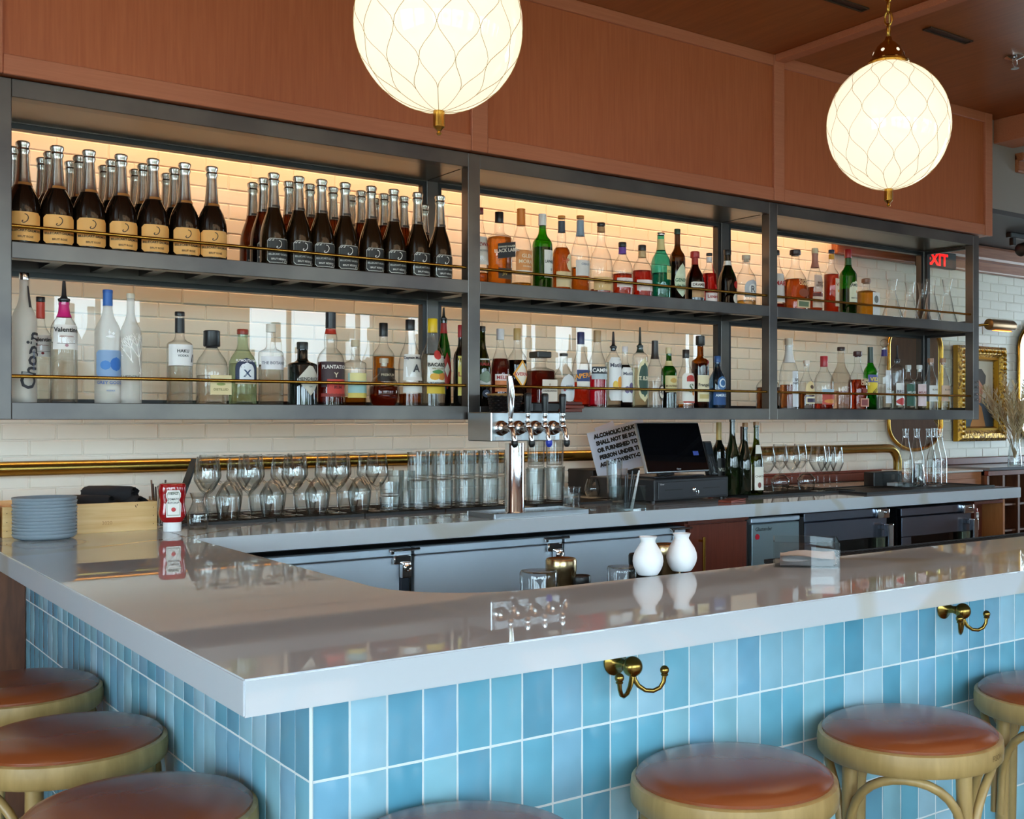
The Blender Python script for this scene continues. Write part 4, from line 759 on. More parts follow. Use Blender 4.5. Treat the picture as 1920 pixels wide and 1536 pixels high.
for px, c, c2, lb in ((1703, '#2c5a48', '#d8e0d8', 'small tequila bottle with dark green label'), (1724, '#e8cfd0', '#a05a60', 'small tequila bottle with pale pink label')):
    B(px, 685, 26, D0, 'flat', CL, ('#e8e8dc', .3), ('#d0d4d0', .09, 'cork'), [(.10, .58, 1.1, c, 'rect', [('t', 'MILAGRO', .40, .05, c2)])], lb, name='tequila_bottle')
for px, c, c2, lb in ((1745, '#e8e8e4', '#b0b8b8', 'tequila bottle with white label and wooden cork, second from the shelf end'), (1768, '#d8b8a0', '#a8c0b0', 'tequila bottle with tan label and wooden cork, last on the lower shelf')):
    B(px, 672, 27, D0, 'slope', CL, ('#d8c070', .18), ('#a87a5a', .085, 'cork'), [(.18, .48, 1.1, c, 'rect', [('b', .2, .3, .5, c2, 'leaf', .4), ('t', 'BLANCO', .40, .03, '#8a7a6a')])], lb, name='tequila_bottle')
# --- glass decanters, upper right
def decanter(px, Y, yt, lb):
    X, z, d = onY(px, yt, Y); h = z-D1; o = .0015
    q = [(.010, .002), (.040, .0), (.050, .004), (.053, .012), (.050, .025), (.036, .07), (.022, h*.60), (.0175, h*.67), (.0185, h*.75), (.024, h*.92), (.028, h)]
    q += [(a-o, b+(o if b < .02 else 0)) for a, b in q[::-1]]
    return MB().lathe(q, M_CLEAR, 28).obj('wine_decanter', None, lb, 'decanter', None, None, (X, Y, D1))
for i, (px, r_, yt) in enumerate(((1673, 0, 524), (1746, 0, 523), (1776, 0, 524), (1706, .12, 529), (1730, .14, 530))):
    decanter(px, 3.745+r_, yt, 'empty clear conical decanter, %s' % ('first from left in the front row', 'middle one of the three in front', 'last beside the shelf end', 'left one behind the front row', 'right one behind the front row')[('0', '1', '2', '3', '4').index(str(i))] if 0 else ('empty clear conical decanter, first after the whiskey bottles', 'empty clear conical decanter, middle one of the three in front', 'empty clear conical decanter nearest the right end of the shelf', 'empty conical decanter at the back, left of the rear corner post', 'empty conical decanter at the back, before the rear corner post')[i])
# ------------------------------------------------------------------ brass rail along the brick wall
YP = YW-.10; ZP = H-.168-.003
xe = onY(1683, 0, YP)[0]
t = empty('brass_rail', 'thick brass pipe running along the brick wall behind the glasses', 'rail', (0, 0, 0))
q = [(-2.2, YP, ZP), (xe-.12, YP, ZP)]+[(xe-.09+.09*math.sin(a*PI/16), YP, ZP-.09+.09*math.cos(a*PI/16)) for a in range(1, 9)]+[(xe, YP, CT+.001)]
MB().tube(q, .026, M_OBRASS, 20).obj('pipe', t)
for x in (1.6, 3.6): MB().tube([(x, YP+.02, ZP), (x, YW-.007, ZP)], .012, M_OBRASS, 10).obj('bracket', t)
# ------------------------------------------------------------------ crates, napkins, plates, ketchup, carafe, straws (left end)
def txt_panel(parent, s, x, y, z, size, col, sx=1, name='lettering', bold=.01, rot=0):
    mb = MB(); add_text(mb, s, size, pm(col, .7), lambda u, v: (x+u, y, z+v), bold=bold, sx=sx, ang=rot); return mb.obj(name, parent, fix=False)
def crate(lb, x1, L, W, h, Y, words):
    t = empty('wine_crate', lb, 'crate', (x1-L, Y, CT)); b = .009
    MB().box(0, 0, 0, L, b, h, M_PINE, .0008).obj('front_board', t); MB().box(0, W-b, 0, L, W, h, M_PINE, .0008).obj('back_board', t)
    MB().box(0, b, 0, b, W-b, h-.001, M_PINE, .0008).obj('end_board', t); MB().box(L-b, b, 0, L, W-b, h-.001, M_PINE, .0008).obj('end_board', t)
    MB().box(b, b, 0, L-b, W-b, .006, M_PINE).obj('bottom_board', t)
    fb = [c for c in t.children if c.name.startswith('front')][0]
    for w_ in words: txt_panel(fb, *w_[:1], w_[1], -.0006, w_[2], w_[3], w_[4])
    mb = MB()
    for xx in (.012, L-.012):
        for zz in (.02, h/2, h-.02): mb.lathe([(.0016, 0), (.0012, -.0008)], pm('#8a6a40', .5, .6), 8, M=Matrix.Translation((xx, 0, zz)) @ Matrix.Rotation(-PI/2, 4, 'X'))
    mb.obj('nails', t)
    return t
CH = .094
crate('pale pine wine crate printed 2020 holding rolled black napkins', 1.075, .455, .33, CH, 3.893, [('2020', .30, .030, .011, '#c08a50'), ('Château', .075, .048, .013, '#c49058'), ('Léoville Poyferré', .085, .033, .012, '#c49058'), ('⌂', .10, .07, .02, '#b88850')])
crate('pale pine wine crate cut by the left edge behind the plate stack', .612, .50, .33, CH+.004, 3.897, [('M. D. V.', .455, .028, .010, '#6a4a28')])
M_NAP = pm('#1d1c20', .85, noise=(60, .2))
for i, (x, y, z, rz, lb) in enumerate(((.875, 3.985, .090, .5, 'rolled black napkin at the left in the pine crate'), (.955, 4.01, .116, .45, 'rolled black napkin on top of the others in the crate'), (1.0, 3.985, .086, -.35, 'rolled black napkin with its open end showing toward the room'), (.93, 4.10, .075, .3, 'rolled black napkin at the back of the crate'))):
    mb = MB(); n = 40; vs = []; L = .19
    for k in range(n):
        a = k/n*2*PI*2.3; r = .012+.014*k/n
        for s in (-1, 1): vs.append((r*math.cos(a), s*L/2*(1-.04*(k % 3)), r*math.sin(a)*.9))
    fs = [(2*k, 2*k+1, 2*k+3, 2*k+2) for k in range(n-1)]
    mb.add(vs, fs, M_NAP, True)
    mb.lathe([(.022, -L/2+.006), (.0265, -L/2+.02), (.0275, 0), (.0265, L/2-.02), (.022, L/2-.006)], M_NAP, 20, M=Matrix.Rotation(PI/2, 4, 'X'), cap0=False, cap1=False)
    mb.obj('rolled_napkin', None, lb, 'napkin', 'rolled napkins in the crate', None, (x, y, CT+z), .5+rz*.6, fix=False)
x, y, d = onZ(84, 1010, CT); PH = .119/12
M_PLATE = pm('#8a98a2', .38, noise=(30, .08)); M_PLATEIN = pm('#76848e', .4)
pl = None
for i in range(12):
    lb = 'grey-blue stoneware plate, %s from the bottom of the stack' % ORD[i]
    if i == 11: lb = 'grey-blue stoneware plate on top of the stack'
    if i == 0: lb = 'grey-blue stoneware plate at the bottom of the stack'
    if pl is None:
        pl = MB().lathe([(.0, .0015), (.058, .0015), (.060, 0), (.066, 0), (.082, .0045), (.0885, .011), (.090, .0165), (.0893, .018), (.0875, .0172), (.082, .0095), (.07, .005), (0, .0045)], M_PLATE, 48).obj('dinner_plate', None, lb, 'plate', 'stack of grey-blue plates', None, (x, y, CT))
    else:
        o = pl.copy(); C.objects.link(o); o.location = (x+random.uniform(-.001, .001), y+random.uniform(-.001, .001), CT+i*PH); o['label'] = lb
def ketchup(lb, X, Y, Z, h, cap_down=True, rz=0):
    t = empty('ketchup_bottle', lb, 'bottle', (X, Y, Z), rz); r = h*.265; M = Matrix.Identity(4) if cap_down else Matrix.Translation((0, 0, h)) @ Matrix.Rotation(PI, 4, 'Y')
    KR = pm('#a00f14', .12, coat=.6)
    MB().lathe([(r*.70, h*.19), (r*.78, h*.21), (r*.98, h*.30), (r*1.03, h*.38), (r*.98, h*.46), (r*.93, h*.56), (r*.93, h*.64), (r*1.0, h*.74), (r*1.03, h*.88), (r*1.0, h*.96), (r*.92, h*.99), (r*.6, h)], KR, 32, p=2.6, ay=.62, M=M).obj('body', t)
    MB().lathe([(r*.66, 0), (r*.68, h*.005), (r*.68, h*.17), (r*.66, h*.19), (r*.5, h*.192)], pm('#eceff0', .35), 28, ay=.85, M=M).obj('cap', t)
    mb = MB(); yy = -r*.645; g = pm('#9aa08a', .5); wv = pm('#f0ede6', .5)
    def fn(u, v): return (u, yy-.0016+abs(u/r)**3*r*.28, v)
    for k, (s, m) in enumerate(((1.0, wv), (.88, g), (.82, wv))):
        pts = []
        for j in range(9):
            q = j/8; wd = (.60 if q < .62 else .44+.14*math.sin((q-.62)/.38*PI))*(1-.12*(1-q)); pts.append((q, wd))
        vs = []; fs = []
        for j, (q, wd) in enumerate(pts):
            for i in range(5):
                vs.append((fn((i/4*2-1)*wd*r*s, 0)[0], fn((i/4*2-1)*wd*r*s, 0)[1]-.0004*k, h*(.58+.56*(q-.5)*s)))
        for j in range(8):
            for i in range(4): a = j*5+i; fs.append((a, a+1, a+6, a+5))
        mb.add(vs, fs, m)
    lo = mb.obj('label', t, fix=False); mb = MB(); f2 = lambda u, v: (fn(u, 0)[0], fn(u, 0)[1]-.0022, v)
    add_text(mb, 'HEINZ', h*.045, pm('#2a3a2a', .5), f2, v0=h*.79, maxw=r*.8); add_text(mb, 'TOMATO', h*.055, pm('#2a2a28', .5), f2, v0=h*.675, maxw=r*.86); add_text(mb, 'KETCHUP', h*.05, pm('#2a2a28', .5), f2, v0=h*.60, maxw=r*.8)
    mb.lathe([(h*.045, 0), (h*.04, .0008)], pm('#c02020', .4), 16, M=Matrix.Translation((0, yy-.0026, h*.46)) @ Matrix.Rotation(PI/2, 4, 'X'))
    mb.obj('lettering', lo, fix=False)
    return t
x, y, d = onZ(323, 996, CT); ketchup('upside-down red ketchup bottle on its white cap beside the pine crate', x, y, CT, .156, True, -.15)
GL = glass('#fbfcfc', '#7c8684', 0, 1.3); GL2 = glass('#f6f8f8', '#6a7472', 0, 1.5)
def shell(q, o=.0014): return q+[(max(a-o, .0001), b+(o if i == 0 else 0)) for i, (a, b) in enumerate(q)][::-1]
x, y, d = onZ(371, 992, CT)
MB().lathe(shell([(.026, .001), (.030, 0), (.032, .004), (.034, .04), (.033, .055), (.022, .078), (.018, .090), (.019, .100), (.026, .120)]), GL2, 24).obj('small_carafe', None, 'small clear glass carafe on the counter right of the ketchup', 'carafe', None, None, (x, y, CT))
def tub(name, lb, X, Y, r0, r1, h, m, n=24, rib=None, rz=0, cat='glass'):
    return MB().lathe(shell([(r0*.6, .002), (r0, 0), (r0, .006), (r1, h)], .0016), m, n, rib=rib).obj(name, None, lb, cat, None, None, (X, Y, CT), rz)
x, y = 1.06, 4.12; 
tub('straw_glass', 'clear glass holding brown paper straws behind the ketchup bottle', 1.125, 4.05, .030, .034, .10, GL)
for i in range(7):
    a = i*.9; X0, Y0 = 1.125+.014*math.cos(a), 4.05+.014*math.sin(a); l = (-.055 if i == 0 else .018)*(1 if i else 1); 
    MB().tube([(X0*1, Y0, CT+.006), (1.125+.026*math.cos(a)+(-.03 if i == 0 else 0), 4.05+.022*math.sin(a), CT+.155-.012*(i % 3)-(.02 if i == 0 else 0))], .003, pm('#7a5a44' if i % 2 else '#4a3a34', .6), 8).obj('drinking_straw', None, 'brown paper straw leaning out to the left of the bunch' if i == 0 else 'dark brown straw standing in the glass behind the ketchup', 'straw', 'straws behind the ketchup')
MB().box(-.004, -.022, 0, .004, .022, .235, M_BLACK, .0015, M=Matrix.Rotation(.38, 4, 'Y')).obj('menu_holder', None, 'slim black tool leaning over the glasses behind the ketchup', 'tool', None, None, (1.20, 4.16, CT+.002), .2)
# ------------------------------------------------------------------ bar mats
def mat(lb, x0, x1, y0, y1, z=CT, cat='mat', name='bar_mat', spike=True):
    t = empty(name, lb, cat, (x0, y0, z)); L, W = x1-x0, y1-y0
    MB().box(0, 0, 0, L, W, .004, M_BLKM).obj('base', t)
    mb = MB(); mb.box(0, 0, .004, L, .004, .010, M_BLKM).box(0, W-.004, .004, L, W, .010, M_BLKM).box(0, .004, .004, .004, W-.004, .010, M_BLKM).box(L-.004, .004, .004, L, W-.004, .010, M_BLKM); mb.obj('rim', t)
    if spike:
        mb = MB(); nx = int(L/.02); 
        for i in range(nx): mb.box(.008+i*.02, .004, .004, .012+i*.02, W-.004, .008, M_BLKM)
        o = mb.obj('ribs', t); o['kind'] = 'stuff'
    return t
xs = [1.16, 1.50, 1.84, 2.18, 2.38]
for i in range(3): mat('black rubber bar mat under the glasses, %s from the left' % ORD[i], xs[i], xs[i+1]-.004, 3.945, 4.33)
mat('short black rubber mat right of the beer tap under the stacked tumblers', 2.19, 2.50, 3.96, 4.33)
mat('black rubber mat between beer tap and cash drawer', 2.60, 2.99, 3.93, 4.2)
mat('black rubber mat under the wine glasses right of the cash drawer', 3.68, 4.42, 3.80, 4.30)
MZ = CT+.0105
# ------------------------------------------------------------------ stemware
def wine_profile(h, rb, base=.034):
    q = [(base, .001), (base, .002), (.012, .005), (.0045, .012), (.0035, .03), (.0035, h*.36), (.006, h*.395), (rb*.55, h*.47), (rb*.97, h*.62), (rb, h*.66), (rb*.93, h*.8), (rb*.76, h)]
    inner = [(rb*.76-.001, h), (rb*.93-.001, h*.8), (rb-.001, h*.66), (rb*.96-.001, h*.62), (rb*.5, h*.475), (.002, h*.42)]
    return q+inner
WG = {}
def wineglass(lb, X, Y, inv=False, h=.222, rb=.044, z=MZ, grp=None, name='wine_glass', key='w'):
    k = (key, inv)
    if k not in WG:
        M = Matrix.Translation((0, 0, h)) @ Matrix.Rotation(PI, 4, 'X') if inv else Matrix.Identity(4)
        WG[k] = MB().lathe(wine_profile(h, rb), GL, 28, M=M, cap1=False).mesh(name); WG[k].set_sharp_from_angle(angle=math.radians(60))
    o = bpy.data.objects.new(name, WG[k]); C.objects.link(o); return put(o, None, lb, 'glass', grp, None, (X, Y, z))
row_names = ('front', 'middle', 'back')
for rw, (Y, pxs) in enumerate(((4.02, (388, 428, 467, 510, 551, 594, 633, 674, 707)), (4.115, (408, 448, 489, 530, 572, 612, 652, 690)), (4.21, (392, 432, 474, 515, 556, 598, 638, 676)))):
    cu = ci = 0
    for i, px in enumerate(pxs):
        inv = (i+rw) % 2 == 1
        if inv: ci += 1
        else: cu += 1
        wineglass('%s %s wine glass from left in the %s row before the brass pipe' % (ORD[(ci if inv else cu)-1], 'upside-down' if inv else 'upright', row_names[rw]), onY(px, 0, Y)[0], Y, inv, grp='wine glasses on the mats')
# right hand wine glasses
for i, (px, Y, inv, h, rb, lb) in enumerate(((1438, 3.93, False, .222, .044, 'upright wine glass touching the green wine bottles'), (1463, 3.93, True, .15, .047, 'low upside-down balloon glass, left one of the pair'), (1485, 4.02, False, .222, .044, 'upright wine glass between the two upside-down balloon glasses'), (1512, 3.93, True, .15, .047, 'low upside-down balloon glass, right one of the pair'),
        (1534, 3.83, False, .222, .044, 'upright wine glass nearest the counter front at right'), (1462, 4.12, False, .225, .044, 'wine glass at the back behind the balloon glasses'), (1500, 4.14, False, .225, .04, 'wine glass at the back beside the brass pipe'), (1545, 3.93, False, .225, .034, 'slim wine glass, first of the three slim ones'), (1556, 3.87, False, .225, .034, 'slim wine glass, middle of the three slim ones'), (1569, 3.84, False, .225, .034, 'slim wine glass at the right end of the group'))):
    wineglass(lb, onY(px, 0, Y)[0], Y, inv, h, rb, key='r%d' % (int(h*1000)+int(rb*100000)), z=MZ if px < 1540 else CT+.001)
# ------------------------------------------------------------------ tumblers
def ribf(n, a): return lambda t, z: a*abs(math.sin(n*t/2))
TM = {}
def tumbler(lb, X, Y, z, h, r0, r1, inv=False, nrib=16, grp=None, name='ribbed_tumbler', m=None):
    k = (h, r0, r1, inv, nrib)
    if k not in TM:
        M = Matrix.Translation((0, 0, h)) @ Matrix.Rotation(PI, 4, 'X') if inv else Matrix.Identity(4); o = .0022
        q = [(r0*.85, 0), (r0, .002), (r0+(r1-r0)*.2, h*.2), (r0+(r1-r0)*.9, h*.9), (r1, h), (r1-o, h), (r1-o*1.1, h*.9), (r0-o*1.2, h*.2), (r0-o*2, .012), (.001, .011)]
        TM[k] = MB().lathe(q, m or GL2, 64 if nrib else 28, rib=(lambda t, z: (-.05*abs(math.sin(nrib*t/2)) if z < h*.93 and z > .001 else 0)) if nrib else None, M=M, cap1=False).mesh(name); TM[k].set_sharp_from_angle(angle=math.radians(60))
    o = bpy.data.objects.new(name, TM[k]); C.objects.link(o); return put(o, None, lb, 'glass', grp, None, (X, Y, z))
i = 0
for rw, (Y, pxs) in enumerate(((4.02, (784, 829, 872, 916)), (4.12, (800, 844, 888, 930)))):
    for j, px in enumerate(pxs):
        for lv in (0, 1):
            if lv == 0: tumbler('ribbed tumbler at the bottom of the %s stack from left in the %s row' % (ORD[j], ('front', 'rear')[rw]), onY(px, 0, Y)[0], Y, MZ, .112, .041, .043, grp='stacked ribbed tumblers')
            else: tumbler('ribbed tumbler on top of the %s stack from left in the %s row' % (ORD[j], ('front', 'rear')[rw]), onY(px, 0, Y)[0], Y, MZ+.1125, .112, .041, .043, grp='stacked ribbed tumblers')
tumbler('small rocks glass at the bottom of a pair right of the wine glasses', onY(731, 0, 4.0)[0], 4.0, MZ, .055, .036, .040, nrib=0, name='rocks_glass'); tumbler('small rocks glass stacked on another right of the wine glasses', onY(731, 0, 4.0)[0], 4.0, MZ+.056, .055, .036, .040, nrib=0, name='rocks_glass')
tumbler('tall straight highball glass between rocks glasses and ribbed stacks', onY(763, 0, 4.05)[0], 4.05, MZ, .15, .030, .032, nrib=0, name='highball_glass'); tumbler('tall straight highball glass behind the small rocks glasses', onY(742, 0, 4.12)[0], 4.12, MZ, .15, .030, .032, nrib=0, name='highball_glass')
for j, (px, Y, z0, h) in enumerate(((1003, 4.0, 0, .145), (1005, 4.12, 0, .145), (1005, 4.12, .146, .12), (1040, 4.03, 0, .145), (1042, 4.13, 0, .145), (1040, 4.03, .146, .12))):
    tumbler('tall ribbed glass right of the tap column, %s' % ('in front at left', 'at the bottom behind', 'on top behind', 'at the bottom at right', 'at the bottom in the right rear', 'on top at right')[j], onY(px, 0, Y)[0], Y, (MZ if Y > 3.95 else CT)+z0, h, .037, .041, grp='tall glasses by the tap')
tumbler('cut crystal rocks glass beside the drip tray', onZ(1071, 952, CT)[0], onZ(1071, 952, CT)[1], CT+.001, .083, .037, .041, nrib=10, name='crystal_glass')
x, y, d = onZ(1111, 936, CT); MB().lathe(shell([(.018, 0), (.030, .008), (.037, .030), (.036, .045), (.028, .070), (.024, .082)]), GL2, 28).obj('snifter_glass', None, 'small stemless snifter glass on the mat before the black box', 'glass', None, None, (x, y, MZ))
x, y, d = onZ(1152, 943, CT); tumbler('tall fluted glass at the left of the acrylic straw box', x, y, MZ, .175, .031, .036, name='fluted_glass', nrib=12)
# ------------------------------------------------------------------ beer tap tower
y = 3.60; x = onY(965, 0, y)[0]
t = empty('beer_tap_tower', 'steel beer tap tower with four faucets and black handles', 'beer tap', (x, y, CT))
MB().lathe([(.052, .003), (.052, .010), (.040, .014), (.0365, .02), (.0365, .275)], M_CHROME, 40).obj('column', t)
FY = -.13; TXX = (onY(921, 0, y+FY)[0]-x, onY(1050, 0, y+FY)[0]-x)
MB().box(TXX[0], FY, .2845, TXX[1], .035, .389, M_STEEL, .003).obj('head_box', t)
fa = [onY(p_, 0, y+FY)[0]-x for p_ in (939, 971, 1003, 1036)]
for i, fx in enumerate(fa):
    mb = MB(); R90 = Matrix.Rotation(PI/2, 4, 'X'); T0 = Matrix.Translation((fx, FY, .332))
    mb.lathe([(.027, 0), (.027, .005), (.022, .009), (.018, .016), (.021, .018), (.021, .026), (.013, .03), (.010, .05), (.013, .052), (.013, .066), (.010, .07)], M_CHROME, 24, M=T0 @ R90)
    mb.tube([(fx, -0.193, .332), (fx, -0.210, .325), (fx, -0.217, .300), (fx, -0.221, .285)], .009, M_CHROME, 12, rs=[.012, .011, .010, .007])
    mb.lathe([(.010, .33), (.012, .345), (.008, .352), (.010, .358), (.007, .372)], M_CHROME, 16, c=(fx, -0.195, 0))
    fo = mb.obj('faucet', t)
    MB().lathe([(.0105, .300-.012), (.0125, .284), (.0115, .272), (.006, .264)], pm('#1b35a8' if i == 2 else '#151515', .4), 14, c=(fx, -0.222, 0)).obj('spout_plug', t)
    if i == 0: MB().tube([(fx, -0.195, .37), (fx, -0.197, .40), (fx-.002, -0.200, .46), (fx-.010, -0.203, .515)], .01, M_CHROME, 12, rs=[.008, .011, .014, .010]).obj('tap_handle', t)
    else: MB().lathe([(.008, .370), (.0095, .375), (.0095, .385)], M_CHROME, 14, c=(fx, -0.195, 0)).lathe([(.009, .386), (.011, .40), (.0135, .44), (.0135, .452), (.010, .457)], M_BLACK, 16, c=(fx, -0.195, 0)).obj('tap_handle', t)
    MB().box(fx-.022, FY-.0012, .288, fx+.012, FY, .301, pm('#dcdcdc', .5)).obj('tag', t)
a0 = onZ(934, 975, CT); a1 = onZ(1100, 963, CT)
t = empty('drip_tray', 'shallow brushed steel drip tray under the beer taps', 'tray', (0, 0, CT)); x0, x1, y0, y1 = a0[0]+.01, a1[0], 3.55, 3.74
MB().box(x0, y0, 0, x1, y1, .004, M_STEEL).obj('pan', t); MB().box(x0-.006, y0-.006, 0, x1+.006, y0, .018, M_STEEL, .001).box(x0-.006, y1, 0, x1+.006, y1+.006, .018, M_STEEL, .001).box(x0-.006, y0, 0, x0, y1, .018, M_STEEL, .001).box(x1, y0, 0, x1+.006, y1, .018, M_STEEL, .001).obj('rim', t)
mb = MB()
for k in range(26): mb.box(x0+.004+k*(x1-x0-.01)/26, y0, .010, x0+.009+k*(x1-x0-.01)/26, y1, .012, M_CHROME)
mb.obj('grid', t)['kind'] = 'stuff'
# on top of the tap head: woven basket, black tray, brown menu boards
y = 3.555; x = onY(965, 0, 3.60)[0]+.045; zt = CT+.3895
t = empty('wicker_basket', 'small black woven basket on top of the beer tap head', 'basket', (x-.115, y, zt)); mb = MB()
for k in range(7): mb.tube([((.052+.0012*k)*math.cos(a*PI/16), (.052+.0012*k)*math.sin(a*PI/16)*1.1, .004+k*.0085+.0016*math.cos(a*PI+k*PI)) for a in range(32)], .0044, M_BLACK, 6, closed=True)
mb.obj('weave', t); MB().box(-.045, -.05, 0, .045, .05, .003, M_BLACK).obj('bottom', t); MB().tube([(.062*math.cos(a*PI/16), .066*math.sin(a*PI/16), .064) for a in range(32)], .004, pm('#a07c48', .6), 6, closed=True).obj('rim', t)
MB().box(-.075, -.06, 0, .075, .07, .035, M_BLACK, .004).obj('black_box', None, 'flat black box between the basket and the brown menus', 'box', None, None, (x+.03, y+.005, zt+.001), .1)
for k, (c, dx, dz) in enumerate((('#6a2c20', .125, 0), ('#7a3426', .13, .0135), ('#5a221a', .12, .027))):
    MB().box(-.05, -.065, 0, .05, .065, .0125, pm(c, .5), .002).obj('menu_board', None, 'red-brown menu board on the tap head, %s of the three' % ('bottom', 'middle', 'top')[k], 'menu', None, None, (x+dx+.02, y+.005, zt+.001+dz), .1*k-.1)
# ------------------------------------------------------------------ point of sale: cash drawer, screen, sign, box, cups
dx0, dy0, _ = onZ(1227, 944, CT); dx1, dy1, _ = onZ(1363, 932, CT); ang = .10
t = empty('cash_drawer', 'black cash drawer with key under the tilted screen', 'cash drawer', (dx0, dy0, CT), ang); L = .485; hh = .102
MB().box(0, 0, .008, L, .42, hh, pm('#24262a', .38), .004).obj('case', t)
MB().box(.018, -.006, .016, L-.018, .0, hh-.012, pm('#2c2e33', .35), .002).obj('drawer_front', t)
MB().box(.06, -.0068, .052, .17, -.006, .057, M_BLACK).obj('slot', t); MB().box(L-.18, -.0068, .052, L-.07, -.006, .057, M_BLACK).obj('slot', t)
MB().lathe([(.011, 0), (.011, .004), (.008, .006)], M_CHROME, 18, M=Matrix.Translation((L*.5, -.006, .05)) @ Matrix.Rotation(PI/2, 4, 'X')).obj('lock', t)
MB().box(L*.5-.001, -.022, .047, L*.5+.001, -.010, .053, M_CHROME).tube([(L*.5+.012+.008*math.cos(a*PI/8), -.018, .038+.010*math.sin(a*PI/8)) for a in range(16)], .001, M_CHROME, 5, closed=True).obj('key', t)
MB().box(.022, -.0068, hh-.026, .060, -.006, hh-.018, pm('#3a3c40', .5)).obj('badge', t); txt_panel(t, 'Clover', .041, -.0075, hh-.022, .006, '#e8e8e8')
for xx in (.02, L-.02): MB().lathe([(.010, 0), (.009, .008)], M_BLACK, 12, c=(xx, .03, 0)).obj('foot', t)
# tablet on stand
zc_ = CT+hh+.001
t = empty('pos_screen', 'large tilted black touch screen on a silver stand above the cash drawer', 'screen', (dx0-.005, dy0+.06, zc_), ang-.02)
Mt = Matrix.Translation((.03, .02, .022)) @ Matrix.Rotation(-.32, 4, 'X')
MB().box(0, -.004, 0, .40, .014, .235, pm('#b8bcc0', .3, .8), .006, M=Mt).obj('housing', t)
MB().box(.005, -.0055, .005, .395, -.0042, .230, pm('#0b0c10', .05), .001, M=Mt).obj('glass_screen', t)
MB().box(.315, -.0063, .075, .350, -.0056, .095, emis('#3a4a8a', .35), M=Mt).obj('lit_icon', t)
mb = MB(); add_text(mb, 'Clover', .007, pm('#c8c8c8', .5), lambda u, v: Mt @ Vector((.2+u, -.0065, .014+v))); mb.obj('logo', t, fix=False)
MB().box(.06, .0, 0, .38, .17, .008, pm('#2a2c30', .3), .003).box(.17, .05, .008, .27, .07, .14, pm('#2a2c30', .3), .003, M=Matrix.Translation((0, .03, 0)) @ Matrix.Rotation(-.25, 4, 'X')).obj('stand', t)
# payment terminal
t = empty('card_reader', 'black handheld card reader standing right of the screen', 'card reader', (dx0+.455, dy0+.14, zc_), .3)
Mt = Matrix.Rotation(-.25, 4, 'X'); MB().box(0, 0, 0, .075, .03, .165, M_BLACK, .008, M=Mt).obj('body', t); MB().box(.008, -.001, .10, .067, 0, .155, pm('#30343a', .1), M=Mt).obj('display', t)
mb = MB()
for a in range(3):
    for b in range(4): mb.box(.012+a*.02, -.002, .02+b*.018, .026+a*.02, 0, .032+b*.018, pm('#3a3c40', .5), M=Mt)
mb.obj('keys', t)['kind'] = 'stuff'
# black box with the notice
xb, yb, _ = onZ(1120, 935, CT)
MB().box(0, 0, 0, .30, .20, .115, M_BLKM, .003).obj('black_box', None, 'matt black box behind the fluted glass and straw holder', 'box', None, None, (xb+.06, yb+.12, CT+.011), .05)
t = empty('paper_notice', 'tilted white notice about alcoholic liquor in bold black capitals', 'sign', (xb+.075, yb+.10, CT+.135))
Mn = Matrix.Rotation(-.10, 4, 'Z') @ Matrix.Rotation(-.22, 4, 'Y') @ Matrix.Rotation(-.12, 4, 'X')
MB().box(-.01, 0, -.05, .31, .002, .17, pm('#d4dcee', .5), M=Mn).obj('sheet', t)
mb = MB(); ink = pm('#14141a', .6)
for k, s in enumerate(('ALCOHOLIC LIQUOR', 'SHALL NOT BE SOLD', 'OR FURNISHED TO A', 'PERSON UNDER THE', 'AGE OF TWENTY-ONE')):
    add_text(mb, s, .0185, ink, lambda u, v: Mn @ Vector((u, -.0012, v)), u0=.15, v0=.145-k*.034, bold=.075, maxw=.27)
mb.obj('lettering', [c for c in t.children][0], fix=False)
MB().box(0, 0, 0, .12, .002, .17, pm('#c8d2ea', .5), M=Matrix.Rotation(-.12, 4, 'X') @ Matrix.Rotation(-.3, 4, 'Y')).obj('paper_sheet', None, 'blue-white sheet of paper behind the touch screen', 'paper', None, None, (dx0+.17, yb+.19, CT+.16))
x, y, d = onZ(1184, 935, CT)
tub('paper_cup', 'pale pink cup behind the straws', xb+.21, yb+.10, .030, .036, .11, pm('#d8c8c8', .5), cat='cup').location.z = CT+.02
MB().lathe(shell([(.02, 0), (.03, .004), (.038, .03), (.04, .055)]), pm('#a8b4b4', .35), 28).obj('grey_bowl', None, 'small grey-green bowl on the black box beside the screen', 'bowl', None, None, (xb+.29, yb+.20, CT+.127))
x, y, d = onZ(1190, 957, CT); GL2_ = GL2; GL2 = glass('#f4f7f7', '#cfd8d8', 0, 1.6)
t = empty('straw_box', 'clear acrylic box with straws left of the cash drawer', 'box', (x-.055, y, CT), .06)
for a, b, c_, e, f, g in ((0, 0, 0, .12, .003, .095), (0, .08, 0, .12, .083, .095), (0, .003, 0, .003, .08, .095), (.117, .003, 0, .12, .08, .095), (.06, .003, 0, .063, .08, .045)): MB().box(a, b, c_, e, f, g, GL2).obj('wall', t)
for i in range(6):
    a = -.25+.22*i; o = MB().tube([(x-.02+.008*i, y+.04, CT+.004), (x-.02+.008*i+.05*math.sin(a+.4), y+.045+.01*(i % 2), CT+.135+.01*(i % 3))], .0032, pm('#2c2e32' if i < 4 else '#e8e8e8', .4), 8).obj('drinking_straw', None, 'black straw in the clear acrylic box' if i < 4 else 'white straw in the clear acrylic box', 'straw', 'black straws in the acrylic box' if i < 4 else 'white straws in the acrylic box')
GL2 = GL2_; x, y, d = onZ(1382, 943, CT)
